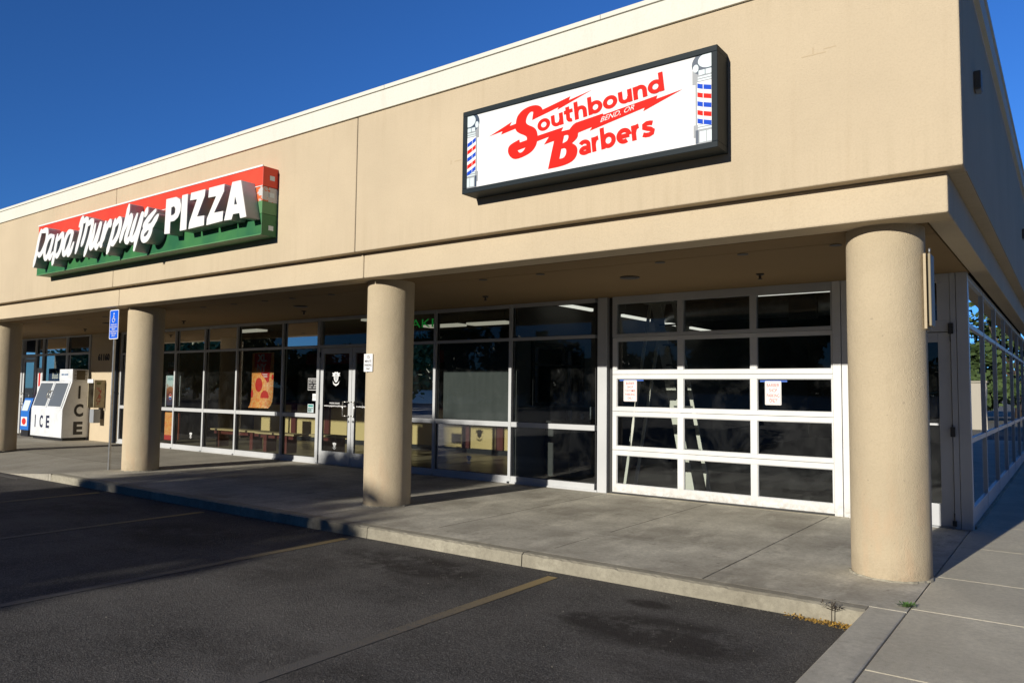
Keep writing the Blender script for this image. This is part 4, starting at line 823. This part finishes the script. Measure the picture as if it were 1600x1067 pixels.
# electric conduit beside the pier
cd=thing('conduit_pipe',(-19.68,3.42,0),'dark vertical pipe running up the wall behind the third column','pipe'); MB().box(-19.72,-19.62,3.40,3.48,0,2.89).build('pipe',mat('dark_blue_paint',(.03,.04,.06),.5),cd); MB().box(-19.73,-19.61,3.39,3.40,1.3,1.34).build('clamp',M['black'],cd)
MB_=MB().box(-19.98,-19.90,D-.05,D-.034,1.25,1.85); t=thing('white_notice',(-19.94,D-.04,1.25),'narrow white notice on the tan pier behind the sign post','sticker'); MB_.build('sheet',M['signface'],t)
# beer sign and posters in the far shop window
t=thing('beer_sign',(-22.9,D+.04,1.5),'navy beer window sign with white lettering above the ice freezer','sign'); s_=MB().box(-23.95,-22.15,D+.03,D+.035,1.35,1.98).build('panel',mat('beer_navy',(.02,.05,.14),.5),t)
text('lettering','Bud Light',(-23.70,D+.028,1.62),(.92,0,0),(0,0,.24),M['txt_white'],s_,bold=.03,depth=.002,N=(0,-1,0)); MB().box(-22.55,-22.40,D+.026,D+.03,1.38,1.85).build('bottle_art',mat('beer_blue',(.04,.25,.55),.4),s_)
t=thing('bottle_poster',(-24.45,D-.01,1.0),'tall white drink poster between the far shop door and its window','poster'); s_=MB().box(-24.64,-24.27,D-.012,D-.006,.95,2.0).build('sheet',M['signface'],t); MB().box(-24.52,-24.40,D-.016,D-.0125,1.45,1.85).build('bottle_art',M['pepperoni'],s_); MB().box(-24.60,-24.30,D-.016,D-.0125,1.0,1.25).build('lower_art',mat('magenta_print',(.35,.04,.2),.5),s_)
t=thing('shop_window_print',(-22,D+.03,2.5),'faded printed banner across the top panes of the far shop window','poster'); MB().box(-24.0,-22.75,D+.03,D+.034,2.45,2.82).build('sheet',mat('faded_print',(.12,.12,.14),.6),t)
a=MB(); 
for i in range(5): a.box(-23.8+i*.2,-23.68+i*.2,D+.026,D+.03,2.55,2.72)
a.build('print',M['greyline'],t)
t=thing('shop_window_print',(-22,D+.03,2.2),'dark drawing on the right pane of the far shop window','poster'); s_=MB().box(-22.55,-21.35,D+.03,D+.034,1.4,2.34).build('sheet',mat('grey_print',(.10,.11,.12),.6),t); a=MB(); disc(a,-21.75,1.95,D+.029,.3,.25,20,.002); a.build('drawing',M['navy'],s_)

# ================================================================ INSIDE THE SHOPS
def bench(x0,x1,y,label,z=.45):
    t=thing('bench',((x0+x1)/2,y,0),label,'bench','waiting benches in the pizza shop')
    MB().box(x0,x1,y-.18,y+.18,z-.04,z).build('seat',M['tan'],t,bevel=.006)
    MB().box(x0+.12,x1-.12,y-.10,y-.06,z-.13,z-.042).build('rail',M['maroon'],t)
    for x in (x0+.35,x1-.35): MB().box(x-.06,x+.06,y-.14,y+.14,.005,z-.042).build('leg',M['maroon'],t)
bench(-17.1,-15.0,4.75,'long tan-topped bench with maroon legs at the left end of the pizza windows'); bench(-14.95,-13.5,4.6,'tan-topped maroon bench behind the pizza poster window'); bench(-13.35,-12.2,4.9,'tan-topped dark bench just left of the pizza door')
M['lamp']=mat('fluorescent_tube',(.8,.8,.8),.5,emit=(1,.96,.86),es=1.0)
M['lamp2']=mat('lamp_diffuser',(.8,.8,.8),.5,emit=(1,.93,.75),es=.4)
def strip(p,q,label,h,grp,mt='lamp',w=.05):
    c=[(a+b)/2 for a,b in zip(p,q)]; t=thing('ceiling_light',c,label,'ceiling light',grp)
    MB().bar(p,q,w,.05,(0,0,1)).build('tube',M[mt],t)
    pp,qq=Vector(p),Vector(q); up_=Vector((0,0,.045)); MB().bar(pp+up_,qq+up_,w+.05,.035,(0,0,1)).build('housing',M['wall_grey'],t)
    a=MB()
    for u in (.12,.88): r_=pp.lerp(qq,u); a.cyl(tuple(r_+up_),(r_.x,r_.y,h),.004,n=5)
    a.build('hanger',M['steel'],t)
gB='strip lights hanging in the barber shop'
strip((-6.45,4.30,2.98),(-6.45,5.55,2.98),'lit strip light in the barber shop seen through the pane left of the roller door',3.62,gB)
strip((-6.45,6.7,2.98),(-6.45,7.9,2.98),'leftmost strip light seen through the pane above the roller door',3.62,gB)
strip((-6.45,8.2,2.98),(-6.45,9.6,2.98),'strip light behind the ladder top above the roller door',3.62,gB)
strip((-6.45,10.0,2.98),(-6.45,11.2,2.98),'farthest strip light in the row above the roller door',3.62,gB)
strip((-3.55,6.0,3.12),(-2.30,6.0,3.12),'bright strip light across the right pane above the roller door',3.62,gB)
gP='lamps in the pizza shop ceiling'
for x,y,l in ((-18.6,5.3,'pale long lamp at the left end of the pizza shop ceiling'),(-17.0,5.6,'pale lamp second from the left in the pizza shop ceiling'),(-11.25,6.9,'pale triangular-looking lamp left in the pane above the grey shade'),(-9.9,6.9,'pale lamp right in the pane above the grey shade'),(-11.3,5.0,'pale lamp over the pizza shop door')):
    strip((x-.55,y,2.99),(x+.55,y,2.99),l,3.25,gP,'lamp2',.32)
# step ladders behind the roller door
M['ladder']=mat('pale_ladder_rail',(.78,.76,.68),.5)
ld=thing('step_ladder',(-4.5,4.5,0),'tall pale step ladder standing behind the left half of the roller door','ladder')
yA,yB=4.30,4.95
for (x0,x1,w_) in ((-4.02,-4.72,.16),(-3.72,-4.42,.055)): MB().bar((x0,yA,.01),(x1,4.6,2.93),w_,.03,(0,1,0)).build('front_rail',M['ladder'],ld)
for (x0,x1) in ((-5.16,-4.84),(-4.98,-4.6)): MB().bar((x0,yA+.1,.01),(x1,4.65,2.9),.045,.03,(0,1,0)).build('rear_rail',M['ladder'],ld)
for i in range(1,9):
    u=i/9.2; a=Vector((-4.02,yA,.01)).lerp(Vector((-4.72,4.6,2.93)),u); b=Vector((-3.72,yA,.01)).lerp(Vector((-4.42,4.6,2.93)),u); MB().bar(a,b,.02,.07,(0,1,0)).build('step',mat('dark_step',(.08,.08,.08),.6) if i==1 else bpy.data.materials['dark_step'],ld)
MB().box(-4.9,-4.40,4.52,4.72,2.9,2.94).build('top_cap',M['ladder'],ld)
# mirror on the partition: a real mirror facing the side windows
mr=thing('wall_mirror',(-6.7,4.8,1.3),'large framed mirror on the grey partition wall reflecting green trees','mirror')
m=mat('mirror_silver',(.75,.78,.78),.02,1.0); MB().box(-6.715,-6.70,4.05,5.60,1.30,2.26).build('glass',m,mr)
fr_=MB(); 
for a,b,c,d in ((3.99,4.05,1.24,2.32),(5.60,5.66,1.24,2.32),(4.05,5.60,1.24,1.30),(4.05,5.60,2.26,2.32),(4.98,5.03,1.30,2.26),(4.05,4.98,1.93,1.96),(5.03,5.6,1.93,1.96)): fr_.box(-6.715,-6.67,a,b,c,d)
fr_.build('frame',M['black'],mr)
t=thing('barber_counter',(-5.9,6,0),'low dark counter with clutter along the grey partition in the barber shop','counter'); MB().box(-6.7,-6.2,4.4,8.4,.05,.95).build('cabinet',M['wall_dark'],t); MB().box(-6.7,-6.15,4.35,8.45,.95,.99).build('worktop',M['black'],t)
for i,(y,h) in enumerate(((4.7,.18),(5.1,.1),(5.5,.22),(6.0,.14))): MB().cyl((-6.4,y,.99),(-6.4,y,.99+h),.05,n=10).build('jar',M['greyline'],t)
t=thing('air_duct',(-3.6,8.5,3.2),'large round grey air duct high inside the barber shop','air duct'); MB().cyl((-6.6,8.6,3.2),(-.6,8.6,3.2),.22,n=24).build('pipe',M['steel'],t); MB().box(-3.7,-3.2,8.2,8.35,2.9,3.3).build('grille',M['wall_dark'],t)

# ================================================================ PLANTS AND LITTER AT THE KERB
M['leafy']=mat('weed_green',(.07,.15,.03),.7); M['dryleaf']=mat('dry_yellow_leaves',(.55,.33,.06),.8); M['twig']=mat('dark_twig',(.06,.045,.03),.9)
def leafmesh(mb,c,d,l,w,up=(0,0,1)):
    c=Vector(c); d=Vector(d).normalized(); s=d.cross(Vector(up)); s=(s.normalized() if s.length>.01 else Vector((1,0,0)))
    n=len(mb.v); mb.v+=[tuple(c),tuple(c+d*l*.5+s*w),tuple(c+d*l),tuple(c+d*l*.5-s*w)]; mb.f.append((n,n+1,n+2,n+3)); mb.smooth.append(0)
random.seed(3)
wd=thing('weed',(-.80,-.74,-.12),'thin dark dried weed growing at the foot of the kerb near the corner','weed'); a=MB(); lf=MB(); top=Vector((-.80,-.74,.02))
a.cyl((-.80,-.74,-.12),tuple(top),.004,.003,n=5)
for i in range(9):
    t=R(random.uniform(0,360)); b=Vector((-.80,-.74,random.uniform(-.03,.01))); e=b+Vector((.06*math.cos(t),.03*math.sin(t),random.uniform(.0,.045))); a.cyl(tuple(b),tuple(e),.0025,.0015,n=4)
    for k in range(5): leafmesh(lf,e+Vector((random.uniform(-.015,.015),random.uniform(-.01,.01),random.uniform(-.008,.012))),(random.uniform(-1,1),random.uniform(-1,1),random.uniform(-.3,.8)),.018,.006)
a.build('stem',M['twig'],wd); lf.build('leaves',M['twig'],wd)
wg=thing('weed',(-.38,-.42,0),'small bright green weed sprouting from the pavement joint beside the corner column','weed'); lf=MB()
for i in range(90): 
    t=R(random.uniform(0,360)); r_=random.uniform(0,.05); leafmesh(lf,(-.38+r_*1.1*math.cos(t),-.40+r_*math.sin(t),random.uniform(0,.02)),(math.cos(t),math.sin(t),random.uniform(.1,1.2)),random.uniform(.015,.035),.007)
lf.build('leaves',M['leafy'],wg); a=MB().cyl((-.38,-.4,-.01),(-.38,-.4,.015),.004,n=5); a.build('stem',M['leafy'],wg)
lf=MB()
for i in range(420):
    u=random.random()**.6; x=-1.15+.53*u; y=-.695-random.random()**1.5*.10*(.4+u); leafmesh(lf,(x,y,-.119+random.uniform(0,.012)),(random.uniform(-1,1),random.uniform(-1,1),random.uniform(-.25,.4)),random.uniform(.01,.028),random.uniform(.004,.009))
o=lf.build('leaf_litter',M['dryleaf']); tag(o,'yellow dry leaves gathered in the kerb corner','leaf litter',kind='stuff')

# ================================================================ TREES AND SURROUNDINGS (reflected in the glass and casting the long shadow)
def leafmat(name,a,b):
    m=mat(name,a,.7,spec=.2); N=NT(m); N.color(N.mix(N.ramp(N.noise(1.3,4,.6),[(.35,0.),(.65,1.)]),a,b)); return m
M['lg']=leafmat('broadleaf_green',(.045,.075,.025),(.085,.125,.04)); M['cg']=leafmat('conifer_green',(.025,.05,.02),(.05,.085,.03)); M['bark']=mat('bark',(.09,.065,.045),.95)
def tree(name,x,y,h,rx,kind,seed,nl=2600,zb=1.2,label='',leaf=.3,grp=None,rz=None,cz=None):
    rs=np.random.RandomState(seed); t=thing(name,(x,y,-.13),label,'tree',grp)
    MB().cyl((x,y,-.13),(x+.1,y,h*.55),h*.028,h*.012,n=10).build('trunk',M['bark'],t)
    if kind=='broad':
        cz=cz or (zb+h)/2; rz=rz or (h-zb)/2; nb=26; C=[]
        for i in range(nb):
            v=rs.normal(size=3); v/=np.linalg.norm(v); r=rs.uniform(.35,.86); C.append((x+v[0]*rx*r,y+v[1]*rx*r,cz+v[2]*rz*r,rs.uniform(.25,.42)*min(rx,rz)))
        P=[]; 
        for i in range(nl):
            c=C[rs.randint(nb)]; v=rs.normal(size=3); v/=np.linalg.norm(v); r=c[3]*rs.uniform(.55,1.08); P.append((c[0]+v[0]*r,c[1]+v[1]*r,c[2]+v[2]*r))
        P=np.array(P)
    else:
        u=rs.uniform(0,1,nl)**.6; z=h-u*(h-zb); rr=rx*u*rs.uniform(.3,1.0,nl)*(1+.25*np.sin(z*5)); a=rs.uniform(0,2*np.pi,nl); P=np.stack([x+rr*np.cos(a),y+rr*np.sin(a),z-.25*rr],1)
    d1=rs.normal(size=P.shape); d1/=np.linalg.norm(d1,axis=1)[:,None]; d2=np.cross(d1,rs.normal(size=P.shape)); d2/=np.linalg.norm(d2,axis=1)[:,None]
    s=leaf*rs.uniform(.6,1.3,len(P))[:,None]; V=np.stack([P-d1*s*.6,P+d2*s*.4,P+d1*s*.6,P-d2*s*.4],1).reshape(-1,3)
    me=bpy.data.meshes.new('crown'); me.from_pydata(V.tolist(),[],[(4*i,4*i+1,4*i+2,4*i+3) for i in range(len(P))]); me.materials.append(M['lg'] if kind=='broad' else M['cg'])
    o=bpy.data.objects.new('crown',me); col.objects.link(o); fin(o,t)
    if kind=='broad':
        a=MB()
        for c in C[:8]: a.cyl((x+.05,y,h*.3),(c[0],c[1],c[2]),h*.012,h*.004,n=6)
        a.build('limb',M['bark'],t)
    return t
tree('broadleaf_tree',-12.25,-25,9.3,4.1,'broad',11,26000,1.4,'large broadleaf tree in the car park whose shadow falls across the parking bays',.34)
gT='trees lining the far side of the car park'
random.seed(21)
proto_b=[]; specs=[(-62,-56,7.2,4.2,'broad'),(-54,-60,8.2,4.5,'broad'),(-46,-54,6.6,4,'broad'),(-39,-60,8.8,2.3,'con'),(-35,-55,6.0,3.6,'broad'),(-29,-60,7.8,2.1,'con'),(-26,-61,9.4,2.4,'con'),(-21,-57,6.2,3.8,'broad'),(-15,-60,7.6,2.1,'con'),(-12,-58,6.4,3.4,'broad'),(-6,-60,8.6,2.2,'con'),(-2,-62,7.7,2.1,'con'),(3,-57,6.2,3.8,'broad'),(10,-60,8.2,2.2,'con'),(15,-58,6.8,4,'broad'),(-70,-58,8.5,4.6,'broad'),(-80,-60,8,4.6,'broad')]
for i,(x,y,h,r,k_) in enumerate(specs):
    tree('broadleaf_tree' if k_=='broad' else 'conifer_tree',x,y,h,r,k_,40+i,2200,.4,('bushy green tree' if k_=='broad' else 'pointed dark conifer')+' across the car park, reflected in the shop glass',.55,gT)
fam=[o for o in col.objects if o.get('group')==gT]
bt=[o for o in fam if o.name.startswith('broad')]; ct=[o for o in fam if o.name.startswith('conifer')]
for i in range(46):
    src=random.choice(bt if random.random()<.72 else ct); x=-118+i*3.6+random.uniform(-1,1); y=-74-random.uniform(0,12)
    c=copy_tree(src,None,(x,y,-.13)); c.rotation_euler=(0,0,random.uniform(0,6.28)); k=random.uniform(.9,1.15); c.scale=(k*1.25,k*1.25,k*.74)
for i in range(34):
    src=random.choice(bt if random.random()<.8 else ct); x=-38-i*4.6+random.uniform(-1,1); y=-40-random.uniform(0,14)
    c=copy_tree(src,None,(x,y,-.13)); c.rotation_euler=(0,0,random.uniform(0,6.28)); k=random.uniform(.95,1.2); c.scale=(k*1.15,k*1.15,k*1.05)
# perimeter walls
M['wallconc']=mat('pale_block_wall',(.42,.38,.31),.9)
h_=thing('perimeter_wall',(-20,-50,-.13),'long pale block wall across the car park','wall'); MB().box(-90,40,-50.2,-50,-.13,1.3).build('blockwork',M['wallconc'],h_); MB().box(-90,40,-50.25,-49.95,1.3,1.38).build('capping',M['kerb'],h_)
h_=thing('perimeter_wall',(12,36,-.13),'pale block wall beyond the side of the building','wall'); MB().box(2,46,36,36.3,-.13,2.1).build('blockwork',M['wallconc'],h_); MB().box(1.95,46.05,35.95,36.35,2.1,2.2).build('capping',M['kerb'],h_)
h_=thing('perimeter_wall',(24,10,-.13),'pale block wall along the east side of the lot','wall'); MB().box(24,24.3,-12,35.9,-.13,1.5).build('blockwork',M['wallconc'],h_); MB().box(23.95,24.35,-12,35.9,1.5,1.6).build('capping',M['kerb'],h_)
gE='trees beyond the side of the building'
for i,(x,y,h,r,k_) in enumerate([(4,41,6.0,3.4,'broad'),(9,43,8.5,2.4,'con'),(13,41,6.6,3.6,'broad'),(19,44,9,4.4,'broad'),(27,42,7.5,4.2,'broad'),(29,30,6.2,3.6,'broad'),(30,22,5.4,3.6,'broad'),(30,14,6,3.6,'broad'),(30,7,5.2,3.4,'broad'),(30,-1,6,3.6,'broad'),(35,36,9,2.5,'con')]):
    tree('broadleaf_tree' if k_=='broad' else 'conifer_tree',x,y+(9 if y>38 else 0),h*(.55 if x<18 else 1.0),r,k_,90+i,2200,.4,('bushy green tree' if k_=='broad' else 'pointed dark conifer')+' beyond the side of the building, reflected in the side glass',.5,gE)
fam=[o for o in col.objects if o.get('group')==gE and o.name.startswith('broad')]
for i in range(22):
    if i<12: x,y=2+i*3.6,58+random.uniform(0,5)
    else: x,y=37+random.uniform(0,5),42-(i-12)*5
    c=copy_tree(random.choice(fam),None,(x,y,-.13)); c.rotation_euler=(0,0,random.uniform(0,6.28)); c.scale=(1.1,1.1,random.uniform(.7,.95))

# repaired scars on the fascia and loose grit on the asphalt
M['scar']=mat('patched_stucco',(.50,.40,.27),.95)
for x,z,w_,h_ in ((-5.02,4.10,.10,.012),(-5.08,4.08,.012,.05),(-1.16,4.33,.20,.010),(-1.07,4.345,.012,.05),(-.98,4.36,.10,.008)):
    MB().box(x,x+w_,-.0015,.004,z,z+h_).build('stucco_scar',M['scar'],B)
rs=random.Random(9); g=MB()
for i in range(900):
    if i<420: x=rs.uniform(-13,-.7); y=-.69-abs(rs.gauss(0,.10))
    else: x=rs.uniform(-9,-.7); y=rs.uniform(-5.2,-.8)
    r=rs.uniform(.002,.006)*(1.3 if rs.random()<.06 else 1); n=len(g.v); a=rs.uniform(0,6.28)
    g.v+=[(x+r*math.cos(a+t),y+r*.8*math.sin(a+t),-.1195) for t in (0,1.6,3.1,4.7)]+[(x+rs.uniform(-.3,.3)*r,y,-.12+r*1.1)]
    g.f+=[(n,n+1,n+4),(n+1,n+2,n+4),(n+2,n+3,n+4),(n+3,n,n+4)]; g.smooth+=[0]*4
M['grit']=mat('loose_grit',(.2,.18,.15),.9); N=NT(M['grit']); N.color(N.mix(N.ramp(N.noise(7,3),[(.4,0.),(.6,1.)]),(.07,.065,.06),(.24,.22,.18)))
tag(g.build('loose_grit',M['grit']),'loose grit and pebbles scattered on the asphalt by the kerb','grit',kind='stuff')
